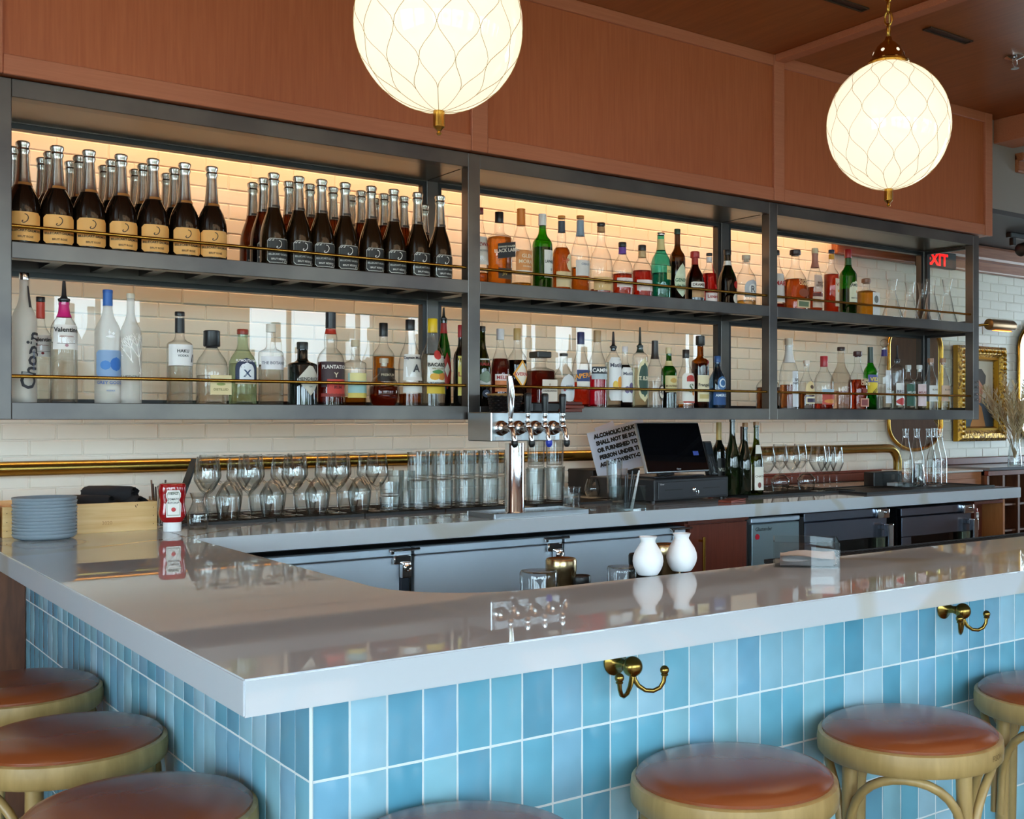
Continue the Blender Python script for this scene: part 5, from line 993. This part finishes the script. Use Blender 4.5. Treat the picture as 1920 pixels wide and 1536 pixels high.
MB().box(-.05, -.03, 0, .06, .04, .006, pm('#8a4030', .5), .001).box(-.05, -.03, .008, .06, .04, .012, pm('#934636', .5), .001, M=Matrix.Rotation(-.05, 4, 'Y')).obj('bill_folder', None, 'red-brown bill folder lying right of the cash drawer', 'folder', None, None, (x, y+.03, CT+.001), .2)
# ------------------------------------------------------------------ wine bottles right of the screen
def WB(px, yt, wpx, Y, shape, gm, cap, lab, lb, **kw):
    X, z, d = onY(px, yt, Y); k = (px-CX)/F; bottle('wine_bottle', lb, X, Y, MZ, z-MZ, wpx/2/F*d/math.sqrt(1+k*k), shape, gm, None, cap, lab, **kw)
DGW = pm('#10140a', .06, coat=.5); GW = glass('#7a8a1c', '#10140a', 0, 1.4)
WB(1348, 792, 26, 3.99, 'wineb', DGW, ('#c9a45a', .25, 'sleeve'), [(.18, .5, .9, '#181818', 'rect', [('t', 'VILLE', .34, .05, '#c8c8b8')])], 'dark wine bottle with gold capsule nearest the screen')
WB(1373, 780, 28, 3.90, 'burg', pm('#15200e', .07, coat=.5), ('#b48858', .045, 'cork'), [(.20, .52, .3, '#dcdcd8', 'rect', [], .9)], 'dark green wine bottle with cork, tallest beside the screen')
WB(1393, 800, 26, 4.02, 'wineb', DGW, ('#3a2c2c', .2, 'sleeve'), [], 'dark wine bottle behind the two corked ones')
WB(1397, 793, 25, 3.86, 'burg', pm('#141a10', .06, coat=.5), ('#b07a4a', .06, 'cork'), [(.06, .42, .5, '#e6e0cc', 'rect', [], .8)], 'dark wine bottle with cork and cream label edge')
WB(1418, 791, 27, 3.85, 'burg', GW, ('#b8845a', .05, 'cork'), [(.06, .38, 1.0, '#e8e4d6', 'rect', [('t', 'CHATEAU', .25, .03, '#7a6a50'), ('b', .09, .17, .25, '#7a3a30', 'oval', -.3)]), (.56, .68, .9, '#ece8da', 'rect')], 'green white-wine bottle with cream label and cork, last at right')
# ------------------------------------------------------------------ right end of the back counter
x0, y0, _ = onZ(1600, 926, CT)
mat('large flat black mat at the right end of the back counter', 4.30, 5.34, 3.62, 4.02, spike=False, name='counter_mat')
m2 = CT+.0105
x, y, d = onZ(1588, 908, CT); tumbler('small wire-cut glass tumbler left of the shaker tin', x, 3.86, m2, .062, .040, .042, nrib=20, name='cut_tumbler')
x, y, d = onZ(1617, 908, CT)
t = empty('shaker_tin', 'tapered steel shaker tin on the black mat', 'shaker', (x, 3.84, m2)); MB().lathe([(.038, 0), (.040, .004), (.039, .02), (.0395, .022), (.036, .05), (.0365, .052), (.024, .112), (.025, .116), (.018, .118)], M_CHROME, 32).obj('tin', t)
x = onY(1665, 0, 3.95)[0]
t = empty('napkin_caddy', 'black and clear caddy with white napkins before the swing bottles', 'caddy', (x-.12, 3.86, m2))
MB().box(-.03, .06, 0, .20, .13, .075, M_BLACK, .003).obj('tray', t); MB().box(.04, -.02, 0, .28, -.017, .065, GL2).obj('wall', t); MB().box(.04, -.017, 0, .043, .06, .065, GL2).obj('wall', t); MB().box(.277, -.017, 0, .28, .06, .065, GL2).obj('wall', t)
for i in range(3): MB().box(.06+.06*i, -.005, .002, .14+.05*i, .05, .018+.008*i, pm('#f0f0f2', .7), .001, M=Matrix.Rotation(.05*i, 4, 'Y')).obj('paper_napkin', t)
for i, (px, Y, lb) in enumerate(((1698, 3.80, 'clear swing-top water bottle, first from left of the front ones'), (1719, 3.79, 'clear swing-top water bottle, second from left'), (1752, 3.76, 'clear swing-top water bottle nearest the counter front'), (1742, 3.92, 'clear swing-top water bottle behind the nearest one'), (1762, 3.84, 'clear swing-top water bottle at the right end of the group'))):
    X, z, d = onY(px, 804 if px != 1752 else 803, Y); h = z-m2
    r = bottle('swing_bottle', lb, X, Y, m2, h, .040, 'swing', GL2, None, None, ())
    r.data.name = 'swing_bottle'
    MB().tube([(-.014, 0, h*.93), (-.019, -.004, h*.86), (-.012, -.014, h*.84), (.012, -.014, h*.84), (.019, -.004, h*.86), (.014, 0, h*.93)], .0013, M_CHROME, 6).obj('wire_bail', r)
# ------------------------------------------------------------------ under the back counter
YU = 3.575
def uz(px, py, Y=YU): a = onY(px, py, Y); return a[0], a[1]
structure(MB().box(.96, 3.72, 0, XCR-.05, YW-.01, CB-.002, pm('#14171a', .6)), 'trim_11')
M_FR = pm('#c4d2de', .42, .75, noise=(1.7, .34)); M_FRD = pm('#6b7480', .25, 1.0)
ft = H+(YH-1040)/F*uz(740, 0)[0]*0
zs_top = onY(740, 1028, YU)[1]; zs_bot = onY(740, 1043, YU)[1]
fr = empty('bar_fridge', 'long stainless under-counter fridge with three doors behind the bar', 'fridge', (0, 0, 0)); fx = [.98, onY(774, 0, YU)[0], onY(1056, 0, YU)[0], onY(1287, 0, YU)[0]]
MB().box(fx[0], YU+.03, 0, fx[3]-.002, 3.715, zs_top, pm('#20262a', .5)).obj('cabinet', fr)
for i in range(3):
    a, b = fx[i]+.006, fx[i+1]-.006
    MB().box(a, YU-.004, zs_bot, b, YU+.03, zs_top, M_FR, .003).obj('top_strip', fr)
    dr = MB().box(a, YU, .10, b-.045, YU+.028, zs_bot-.004, M_FR, .003).obj('door', fr)
    MB().box(b-.040, YU+.002, .10, b-.006, YU+.028, zs_bot-.03, M_FRD, .004).obj('pull_post', dr)
    mb = MB(); lx = b-.03; Y_ = YU-.004
    mb.box(lx-.045, Y_-.016, zs_bot-.028, lx+.022, Y_, zs_bot+.004, M_CHROME, .004).box(lx-.02, Y_-.028, zs_bot-.075, lx+.016, Y_-.004, zs_bot-.02, M_CHROME, .005)
    mb.lathe([(.013, 0), (.013, .006), (.009, .008), (.009, .004), (.004, .004)], M_CHROME, 20, M=Matrix.Translation((lx-.001, Y_-.028, zs_bot-.04)) @ Matrix.Rotation(PI/2, 4, 'X'))
    mb.obj('latch', fr)
    MB().box(b-.09, Y_-.010, zs_top-.012, b+.03, Y_, zs_top-.002, M_CHROME, .003).lathe([(.007, 0), (.006, .006)], M_CHROME, 10, M=Matrix.Translation((b-.08, Y_-.01, zs_top-.014)) @ Matrix.Rotation(PI/2, 4, 'X')).obj('hinge', fr)
# wooden cabinet
a, b = onY(1290, 0, YU)[0], onY(1404, 0, YU)[0]
t = empty('wood_cabinet', 'red mahogany cabinet with a long brass bar handle under the back counter', 'cabinet', (a, YU, 0)); W = b-a; zt = onY(1300, 982, YU)[1]
MB().box(0, .022, 0, W, .14, CB-.004, M_RWOOD, .002).box(0, 0, zt, W, .022, CB-.004, M_RWOOD, .001).obj('body', t)
dr = MB().box(.012, 0, .05, W-.012, .02, zt-.006, M_RWOOD, .002).obj('door', t)
zh = onY(1318, 1008, YU)[1]; hx = onY(1320, 0, YU-.03)[0]-a
MB().tube([(hx, -.03, zh-.02-.26), (hx, -.03, zh+.006)], .007, M_BRASS, 14).tube([(hx, -.03, zh-.012), (hx, 0, zh-.012)], .005, M_BRASS, 10).tube([(hx, -.03, zh-.25), (hx, 0, zh-.25)], .005, M_BRASS, 10).obj('bar_handle', dr)
# glass washer
a, b = onY(1409, 0, YU)[0], onY(1500, 0, YU)[0]; zt = onY(1450, 970, YU)[1]; zd = onY(1450, 981, YU)[1]
t = empty('glass_washer', 'brushed steel glass washer with a red badge', 'washer', (a, YU, 0)); W = b-a
MB().box(0, .03, 0, W, .14, zt, pm('#4a5054', .5)).obj('case', t); MB().box(0, 0, zd+.006, W, .03, zt, M_FR, .003).obj('top_strip', t); dr = MB().box(.004, 0, .06, W-.004, .03, zd, pm('#a8c0c8', .3, .9), .003).obj('door', t)
MB().lathe([(.013, 0), (.012, .003)], pm('#c01830', .3), 10, M=Matrix.Translation((.035, 0, zd-.055)) @ Matrix.Rotation(PI/2, 4, 'X')).obj('badge', dr)
mb = MB(); add_text(mb, 'Glastender', .016, pm('#30383c', .5), lambda u, v: (.075+u, -.001, zd-.022+v), maxw=.12); mb.obj('lettering', dr, fix=False)
MB().box(W+.002, .005, .05, W+.03, .03, zt-.01, M_BLACK).obj('gap_filler', t)
# glass door fridges
for (pa, pb, lb) in ((1508, 1664, 'glass-door fridge whose steel frame is behind the clear napkin box'), (1690, 1822, 'glass-door fridge at the right end under the back counter')):
    a, b = onY(pa, 0, YU)[0], onY(pb, 0, YU)[0]; W = b-a; pm_ = (pa+pb)/2; zt = onY(pm_, 953+(1665-pm_)*.05, YU)[1]; zd = zt-.045
    t = empty('glass_door_fridge', lb, 'fridge', (a, YU, 0)); G = pm('#8a93a6', .22, 1.0, noise=(2, .2))
    MB().box(0, .135, 0, W, .139, zt, M_BLACK).box(0, .03, 0, .01, .135, zt, M_BLACK).box(W-.01, .03, 0, W, .135, zt, M_BLACK).box(.01, .03, zt-.01, W-.01, .135, zt, M_BLACK).obj('case', t)
    MB().box(0, 0, zd+.004, W, .03, zt, G, .003).obj('top_strip', t)
    f = .075; dr = MB().box(.004, 0, zd-f*1.3, W-.004, .03, zd, G, .003).box(.004, 0, .1, .004+f, .03, zd-f*1.3, G, .003).box(W-.004-f, 0, .1, W-.004, .03, zd-f*1.3, pm('#9aa890', .25, 1.0), .003).box(.004+f, 0, .1, W-.004-f, .03, .16, G, .003).obj('door', t)
    MB().add([(.004+f, .015, .16), (W-.004-f, .015, .16), (W-.004-f, .015, zd-f*1.3), (.004+f, .015, zd-f*1.3)], [(0, 1, 2, 3)], glass('#8a9090', '#303434', 0, 1.3)).obj('door_glass', dr, fix=False)
    MB().box(W-.05, -.05, zd-.28, W-.012, -.02, zd-.03, M_CHROME, .006).box(W-.048, -.02, zd-.06, W-.014, 0, zd-.035, M_CHROME, .003).box(W-.048, -.02, zd-.26, W-.014, 0, zd-.235, M_CHROME, .003).obj('handle', dr)
    MB().box(W-.09, -.018, zd-.004, W-.004, 0, zt-.004, M_CHROME, .005).lathe([(.009, 0), (.008, .01)], M_CHROME, 12, M=Matrix.Translation((W-.03, -.018, zt-.02)) @ Matrix.Rotation(PI/2, 4, 'X')).obj('hinge', t)
    MB().box(.02, .03, zd-.42, W-.02, .13, zd-.415, M_CHROME).obj('shelf_rack', t)
    for k in range(3):
        bottle('beer_bottle', '%s bottle chilling in the %s glass-door fridge' % (('first', 'second', 'third')[k], 'left' if pa < 1600 else 'right'), a+.14+k*.09, YU+.085, zd-.4145, .23, .028, 'wineb', DKG if k % 2 else GW, None, ('#c8b060', .1, 'cyl'), [(.2, .5, 1, '#c8b888', 'rect')], n=16)
# open wooden cubby with a ketchup bottle
a, b = onY(1827, 0, YU)[0], onY(1884, 0, YU)[0]; W = b-a; zt = CB-.012
t = empty('open_cubby', 'open red-brown wooden cubby holding a ketchup bottle', 'cabinet', (a, YU, 0))
MB().box(0, 0, 0, .016, .14, zt, M_RWOOD).obj('side_panel', t); MB().box(W-.016, 0, 0, W, .14, zt, wood('edge_wood', '#a5673a', '#b87a48', 5, .35, 2, 10)).obj('side_panel', t); MB().box(.016, 0, zt-.016, W-.016, .14, zt, M_RWOOD).obj('top_panel', t); MB().box(.016, .132, 0, W-.016, .14, zt-.016, M_RWOOD).obj('back_panel', t)
zk = onY(1842, 1010, YU+.06)[1]; MB().box(.016, 0, zk-.016, W-.016, .132, zk, M_RWOOD).obj('shelf_board', t)
ketchup('bright red ketchup bottle standing in the wooden cubby', a+.075, YU+.07, zk+.001, .17, True, .1)
# ------------------------------------------------------------------ work surface behind the front bar
ZI = .90
t = empty('speed_rail', 'low steel work top with rubber mats hidden behind the front bar', 'work top', (0, 0, 0))
MB().box(1.40, 1.952, ZI-.04, 4.3, 2.52, ZI, M_STEEL, .004).obj('top', t)
for xx in (1.45, 2.8, 4.22):
    for yy in (2.05, 2.47): MB().tube([(xx, yy, 0), (xx, yy, ZI-.04)], .02, M_STEEL, 12).obj('leg', t)
def onI(px, py, z): return onZ(px, py, z)
XS_ = []
def inner(px, ytop, Y, fn):
    X, z, d = onY(px, ytop, Y); fn(X, Y, z)
M_MESH = pm('#a08a60', .3, .9, noise=(90, .3)); M_BRN = pm('#3a2a24', .35)
t = MB().box(0, 0, 0, .75, .26, .012, M_BRN, .003).obj('glass_rinser', None, 'dark brown mat on the work top behind the bar corner', 'mat', None, None, (1.45, 2.14, ZI+.001))
def cup_inv(lb, px, yt, Y, r, m, rim, name='metal_tumbler'):
    X, z, d = onY(px, yt, Y); z0 = ZI+.014; h = z-z0
    o = MB().lathe([(r, 0), (r, .003), (r*.93, h*.8), (r*.96, h*.82), (r*.96, h*.97), (r*.9, h), (r*.75, h-.004)], m, 32).obj(name, None, lb, 'glass', None, None, (X, Y, z0)); return o
cup_inv('upside-down brushed metal tumbler behind the bar, in front of the fridge latch', 1052, 1047, 2.36, .041, pm('#b8a078', .25, 1.0, noise=(60, .3)), None)
cup_inv('upside-down crystal tumbler left of the metal one', 1010, 1070, 2.24, .047, GL2, None, 'crystal_tumbler')
cup_inv('upside-down crystal tumbler half hidden by the left white vase', 1166, 1062, 2.34, .041, GL2, None, 'crystal_tumbler')
cup_inv('dark metal cup just behind the left white vase', 1200, 1038, 2.42, .033, pm('#2a2826', .3, .8), None, 'metal_cup')
cup_inv('upside-down brass coloured tumbler between the two white vases', 1249, 1020, 2.44, .044, pm('#b8a078', .25, 1.0, noise=(60, .3)), None)
cup_inv('small dark cap right of the metal tumbler', 1088, 1079, 2.33, .028, M_BLACK, None, 'rubber_cup')
# rail mats along the inner edge of the front bar
mat('long black rail mat along the inner edge of the bar at right', 2.10, 5.2, 2.045, 2.09+.02, z=CT-.011, name='rail_mat')
MB().box(2.10, 2.037, .95, 5.2, 2.11, CT-.0115, M_BLKM, .002).obj('rail_ledge', None, 'black ledge carrying the long rail mat', 'ledge')
# ------------------------------------------------------------------ white vases and acrylic napkin box on the bar
M_POR = pm('#eceef0', .42, 0, spec=.4)
def vase(px, py, pt, wpx, lb):
    x, y, d = onZ(px, py-6, CT); h = (py-pt)/F*d*.985; r = wpx/2/F*d
    q = [(.60*r, 0), (.66*r, .02*h), (.82*r, .12*h), (.95*r, .24*h), (1.0*r, .36*h), (.97*r, .48*h), (.84*r, .62*h), (.62*r, .76*h), (.48*r, .85*h), (.47*r, .89*h), (.54*r, .955*h), (.60*r, h), (.55*r, h), (.42*r, .9*h), (.40*r, .84*h), (.5*r, .7*h)]
    MB().lathe(q, M_POR, 40, cap1=False).obj('bud_vase', None, lb, 'vase', None, None, (x, y, CT))
vase(1215, 1084, 1011, 58, 'matt white bud vase on the bar, left of the pair'); vase(1278, 1076, 1005, 58, 'matt white bud vase on the bar, right of the pair')
x, y, d = onZ(1573, 1066, CT)
t = empty('acrylic_box', 'clear acrylic napkin box on the front bar', 'box', (x, y, CT), .78); Wd = .155; hb = .062; GA = glass('#f6f8f8', '#d4dcdc', 0, .9)
for k in range(4): MB().box(-.0, -.003, 0, Wd, 0, hb, GA, M=Matrix.Translation((Wd/2*0, 0, 0)) @ (Matrix.Identity(4) if k == 0 else Matrix.Translation((Wd, 0, 0)) @ Matrix.Rotation(PI/2, 4, 'Z') if k == 1 else Matrix.Translation((Wd, Wd, 0)) @ Matrix.Rotation(PI, 4, 'Z') if k == 2 else Matrix.Translation((0, Wd, 0)) @ Matrix.Rotation(-PI/2, 4, 'Z'))).obj('wall', t)
MB().box(.001, .001, 0, Wd-.001, Wd-.001, .003, GA).obj('bottom', t)
for i in range(8):
    mb = MB(); n = 6; vs = []; zz = .0045+i*.0024
    for a in range(n+1):
        for b in range(n+1):
            u, v = a/n, b/n; vs.append((.008+u*.13+.004*math.sin(i*2.3), .008+v*.13+.004*math.cos(i*1.7), zz+.0022*math.sin(u*7+i)*math.sin(v*6+i*.6)*(.5 if i < 5 else 1.6)+(.008*abs(u-v) if i > 5 else 0)))
    mb.add(vs, [(a*(n+1)+b, (a+1)*(n+1)+b, (a+1)*(n+1)+b+1, a*(n+1)+b+1) for a in range(n) for b in range(n)], pm('#eeeaea', .8), True)
    o = mb.obj('paper_napkin', None, 'white paper napkin in the clear box on the bar' if i < 7 else 'topmost napkin with faint print in the clear box on the bar', 'napkin', 'paper napkins in the clear box', None, (x, y, CT), .78, fix=False)
# ------------------------------------------------------------------ right part of the brick wall: mirrors, picture, sconce, ledge, vase
def pill_mirror(lb, pxa, pxb, zb, zt):
    xa, xb = onY(pxa, 0, YW-.02)[0], onY(pxb, 0, YW-.02)[0]; r = (xb-xa)/2; xc = (xa+xb)/2
    pts = [(r*math.cos(a*PI/16), zt-.6*r+.6*r*math.sin(a*PI/16)) for a in range(17)]+[(r*math.cos(PI+a*PI/16), zb+.6*r+.6*r*math.sin(PI+a*PI/16)) for a in range(17)]
    t = empty('wall_mirror', lb, 'mirror', (xc, YW-.03, 0))
    MB().tube([(x_, 0, z_) for x_, z_ in pts], .011, M_BRASS, 10, closed=True).obj('brass_frame', t)
    MB().add([(x_*.99, .006, z_) for x_, z_ in pts], [tuple(range(len(pts)))], pm('#c8ccc8', .02, 1.0)).obj('mirror_glass', t, fix=False)
xz = onY(1670, 845, YW-.02)[1]
pill_mirror('tall brass-rimmed mirror with round ends behind the right end of the shelf', 1664, 1763, xz, onY(1700, 602, YW-.02)[1])
pill_mirror('tall brass-rimmed mirror with round ends cut by the right edge', 1908, 2010, xz, onY(1940, 600, YW-.02)[1])
# gilt picture
xa, xb = onY(1791, 0, YW-.04)[0], onY(1881, 0, YW-.04)[0]; za, zb_ = onY(1840, 827, YW-.04)[1], onY(1840, 650, YW-.04)[1]
t = empty('gilt_picture', 'portrait of a man in a cap in a heavy carved gold frame', 'picture', (xa, YW-.005, za)); W, Hh = xb-xa, zb_-za
def gild(nt, p, o):
    N = nt.nodes.new; L = nt.links.new; tc = N('ShaderNodeTexCoord'); n = N('ShaderNodeTexNoise'); n.inputs['Scale'].default_value = 55; r = N('ShaderNodeValToRGB')
    r.color_ramp.elements[0].position = .38; r.color_ramp.elements[0].color = (*srgb('#6a4a1c'), 1); r.color_ramp.elements[1].position = .6; r.color_ramp.elements[1].color = (*srgb('#c2963c'), 1)
    bp = N('ShaderNodeBump'); bp.inputs['Strength'].default_value = .8; bp.inputs['Distance'].default_value = .01
    L(tc.outputs['Object'], n.inputs['Vector']); L(n.outputs['Fac'], r.inputs[0]); L(r.outputs[0], p.inputs['Base Color']); L(n.outputs['Fac'], bp.inputs['Height']); L(bp.outputs[0], p.inputs['Normal']); p.inputs['Metallic'].default_value = .7; p.inputs['Roughness'].default_value = .35
M_GILD = nodemat('carved_gilt', gild); M_GOLD = pm('#b08428', .28, .9)
fw = .095
def frame_side(x0, z0, x1, z1, hor):
    mb = MB(); prof = [(0, -.02), (.0, -.055), (.02, -.075), (.05, -.07), (.07, -.05), (.085, -.055), (fw, -.03), (fw, -.0)]
    # mitred moulding
    if hor: A = lambda q, y: [(x0+q if z0 < Hh/2 else x0+q, y, z0+q if z0 < Hh/2 else z0-q), (x1-q, y, z1+q if z0 < Hh/2 else z1-q)]
    else: A = lambda q, y: [(x0+q if x0 < W/2 else x0-q, y, z0+q), (x0+q if x0 < W/2 else x0-q, y, z1-q)]
    vs = []
    for q, y_ in prof: vs += A(q, y_)
    fs = [(2*i, 2*i+1, 2*i+3, 2*i+2) for i in range(len(prof)-1)]
    for i, f in enumerate(fs): mb.add(vs, [f], M_GOLD if i in (0, 4, 5) else M_GILD)
    return mb
for a in ((0, 0, W, 0, True), (0, Hh, W, Hh, True), (0, 0, 0, Hh, False), (W, 0, W, Hh, False)):
    fo = frame_side(*a).obj('frame_side', t)
mb = MB()
for i in range(18):
    for xx in (.035, W-.035): mb.lathe([(0.0001, -.012), (.010, -.006), (.013, 0), (.010, .006), (.0001, .012)], M_GOLD, 8, c=(xx, -.075, .05+i*(Hh-.1)/17), M=Matrix.Rotation(.6, 4, 'Y'))
for i in range(10): mb.lathe([(0.0001, -.012), (.010, -.006), (.013, 0), (.010, .006), (.0001, .012)], M_GOLD, 8, c=(.06+i*(W-.12)/9, -.075, Hh-.035), M=Matrix.Rotation(.6, 4, 'Y'))
mb.obj('carved_beads', t)['kind'] = 'stuff'
cv = MB().box(fw-.01, -.02, fw-.01, W-fw+.01, -.012, Hh-fw+.01, pm('#d9cbb4', .8)).obj('canvas', t)
cw, ch = W-2*fw, Hh-2*fw
def blob(pts, m, e): return MB().add([(fw+u*cw, -.0205-e, fw+v*ch) for u, v in pts], [tuple(range(len(pts)))], m).obj('painted_shape', cv, fix=False)
blob([(0, 0), (1, 0), (1, .22), (.78, .42), (.62, .46), (.5, .38), (.2, .34), (0, .25)], pm('#46525c', .8), .0004)
blob([(.25, 0), (.75, 0), (.62, .30), (.5, .36), (.42, .3)], pm('#c9823a', .8), .0008)
blob([(.40, .34), (.58, .36), (.66, .52), (.66, .66), (.55, .74), (.38, .72), (.30, .58), (.28, .48), (.34, .36)], pm('#c98a70', .8), .0012)
blob([(.24, .68), (.34, .66), (.52, .72), (.66, .62), (.74, .66), (.76, .78), (.62, .88), (.42, .88), (.28, .8)], pm('#5a5450', .8), .0016)
# picture light
X, Z, d = onY(1877, 610, YW-.16); t = empty('picture_light', 'bronze cylinder picture light over the gilt picture', 'lamp', (X, YW-.16, Z))
MB().lathe([(.028, -.14), (.036, -.135), (.036, .12), (.030, .135), (.012, .14)], pm('#7a5a34', .35, .8), 24, M=Matrix.Rotation(PI/2, 4, 'Y')).obj('lamp_shade', t)
MB().tube([(-.13, 0, -.0), (-.20, .06, -.01), (-.22, .15, -.01)], .008, M_BRASS, 10).obj('arm', t); MB().box(-.08, -.012, -.039, .1, .012, -.036, emis('#ff9a40', 3)).obj('bulb', t)
# ledge cabinet and wine rack at far right
YL = 4.08; zl = onY(1880, 876, YL)[1]
xl0 = 5.62
t = empty('wine_rack_cabinet', 'dark wooden wine rack cabinet with grey stone top at far right', 'cabinet', (0, 0, 0)); xr0 = onY(1852, 0, YL)[0]
MB().box(5.955, YL-.01, zl-.02, 9.8, YW-.008, zl, pm('#6a6e74', .15), .003).obj('stone_top', t)
MB().box(5.955, YL, zl-.05, 9.8, YL+.03, zl-.021, M_RWOOD, .002).obj('top_rail', t); MB().box(5.955, YW-.05, zl+.001, 9.8, YW-.008, zl+.045, M_RWOOD, .004).obj('upstand', t)
MB().box(xr0, YW-.1, 0, 9.8, YW-.06, zl-.05, pm('#2a1a12', .6)).obj('back_panel', t)
for i in range(16):
    xx = xr0+i*.16; MB().box(xx, YL+.004, 0, xx+.022, YW-.1, zl-.051, M_DWOOD).obj('upright', t)
for z_ in (.2, .38, .56, .74, .9): MB().box(xr0, YL+.02, z_, 9.0, YW-.1, z_+.012, M_DWOOD).obj('rack_shelf', t)
wb = None
for i in range(10):
    for j, z_ in enumerate((.572, .752, .912)):
        xx = xr0+.09+i*.16
        mb = MB().lathe([(.0001, 0), (.036, .0), (.037, .02), (.037, .17), (.014, .22), (.0145, .29), (.0001, .29)][::-1], pm('#161a10', .1), 14, M=Matrix.Translation((0, .30, .038)) @ Matrix.Rotation(PI/2, 4, 'X')) if wb is None else None
        lb = 'wine bottle lying in the dark wooden rack, neck outward'
        if wb is None: wb = mb.obj('wine_bottle', None, lb, 'bottle', 'wine bottles lying in the rack', None, (xx, YL+.07, z_)); 
        else: o = wb.copy(); C.objects.link(o); o.location = (xx, YL+.07, z_)
a, b = 5.435+.5, 5.945
t = empty('side_cabinet', 'low orange-brown wooden cabinet with white top behind the counter end', 'cabinet', (a-.5, 4.11, 0)); W = b-a+.5; zt = onY(1810, 882, 4.12)[1]; OW = wood('orange_wood', '#8e5430', '#b0734a', 4, .3, 0, 10)
MB().box(0, .012, 0, W, .36, zt-.012, OW, .002).obj('body', t); MB().box(0, 0, zt-.012, W, .37, zt, pm('#c8c8c4', .2), .002).obj('top', t); MB().box(.03, .004, .3, W-.03, .012, zt-.05, OW, .002).obj('door', t)
# vase with dried grasses
X, Zb, d = onY(1903, 872, 4.22); zz = zl
t = MB().lathe(shell([(.040, .001), (.046, 0), (.046, .006), (.040, .08), (.032, .14), (.034, .165)], .003), GL2, 28).obj('glass_vase', None, 'clear glass vase with dried pampas on the far right ledge', 'vase', None, None, (X, 4.22, zz+.001))
rr = random.Random(5); mbs = MB(); M_DRY = pm('#b4a078', .8, noise=(40, .25)); M_DRY2 = pm('#cdbf9c', .85)
dg = empty('dried_grasses', 'bunch of dried pampas grass in the glass vase', 'dried flowers', (X, 4.22, zz+.01))
for i in range(34):
    a = rr.uniform(0, 2*PI); l = rr.uniform(.28, .62); sp = rr.uniform(.25, 1.0)
    def P(t_): return Vector((math.cos(a)*sp*l*t_**1.5*.62, math.sin(a)*sp*l*t_**1.5*.35, l*t_*(1-.18*sp*t_)))
    mb = MB(); mb.tube([P(k/7) for k in range(8)], .0016, M_DRY, 5)
    nf = 44
    for k in range(nf):
        t_ = .52+.48*k/nf; c_ = P(t_); b_ = rr.uniform(0, 2*PI); le = rr.uniform(.04, .085)*(1.25-t_*.6)
        dr_ = (P(min(1, t_+.05))-P(t_-.05)).normalized(); e_ = Vector((math.cos(b_), math.sin(b_), .2)); e_ = (e_*.65+dr_).normalized(); sd = e_.cross(Vector((rr.uniform(-1, 1), rr.uniform(-1, 1), .5))).normalized()*rr.uniform(.003, .007)
        mb.add([c_-sd*.4, c_+sd*.4, c_+e_*le*.6+sd, c_+e_*le], [(0, 1, 2), (0, 2, 3)], M_DRY2 if k % 3 else M_DRY)
    mb.obj('pampas_stem', dg, fix=False)
# exit sign and ceiling heater
X, Z, d = onY(1756, 486, 4.34)
t = empty('exit_sign', 'red EXIT sign seen through the end of the shelf', 'sign', (X, 4.34, Z))
MB().box(-.16, 0, -.05, .20, .04, .05, M_BLACK, .004).obj('housing', t); mb = MB(); add_text(mb, 'EXIT', .07, emis('#ff1c1c', 2.2), lambda u, v: (u+.0, -.002, v), bold=.03, sx=1.1); mb.obj('lettering', t, fix=False)
MB().box(-.01, .01, .05, .01, .03, H+1.13-Z, M_BLACK).obj('hanger', t)
X, Z, d = onY(1905, 452, 4.0); t = empty('ceiling_bracket', 'black track lamp hanging under the dark lowered ceiling at right', 'lamp', (X, 4.0, H+1.129))
MB().box(-.08, -.02, -.03, .7, .02, -.0, M_BLACK, .004).obj('track', t); MB().box(-.05, -.015, -.075, -.02, .015, -.03, M_BLACK, .003).obj('drop', t); MB().lathe([(.03, -.08), (.04, -.075), (.04, .07), (.02, .09)], M_BLACK, 20, c=(.12, 0, -.075), M=Matrix.Rotation(1.3, 4, 'Y')).obj('lamp_head', t)
# garden outside the windows (seen mirrored in the shelf glass)
rr = random.Random(3); LEAF = pm('#6f8a4a', .7, noise=(3, .4)); BARK = pm('#5a4a3a', .8)
for i, (x_, y_, s_) in enumerate(((-2.8, -9, .75), (.7, -10, .7), (3.3, -9.5, .8), (6.4, -10, .75), (-6.4, -10, .9), (9.8, -10, .8))):
    t = empty('garden_tree', 'green garden tree outside the front windows, %s in the row' % ORD[i], 'tree', (x_, y_, -.25), group='trees outside the windows')
    MB().tube([(0, 0, 0), (.05, 0, 1.0), (0, .05, 2.2*s_)], .1, BARK, 8, rs=[.14, .1, .06]).obj('trunk', t)
    mb = MB()
    for k in range(500):
        a = rr.uniform(0, 2*PI); b = rr.uniform(-1, 1); q = rr.uniform(.4, 1)**.5*1.25*s_; c_ = Vector((q*math.cos(a)*math.sqrt(1-b*b), q*math.sin(a)*math.sqrt(1-b*b), 2.1*s_+q*b*.9)); u = Vector((rr.uniform(-1, 1), rr.uniform(-1, 1), rr.uniform(-1, 1))).normalized()*.16; v = u.cross(Vector((0, .3, 1))).normalized()*.09
        mb.add([c_-u, c_+v, c_+u, c_-v], [(0, 1, 2, 3)], LEAF)
    mb.obj('foliage', t, fix=False)['kind'] = 'stuff'
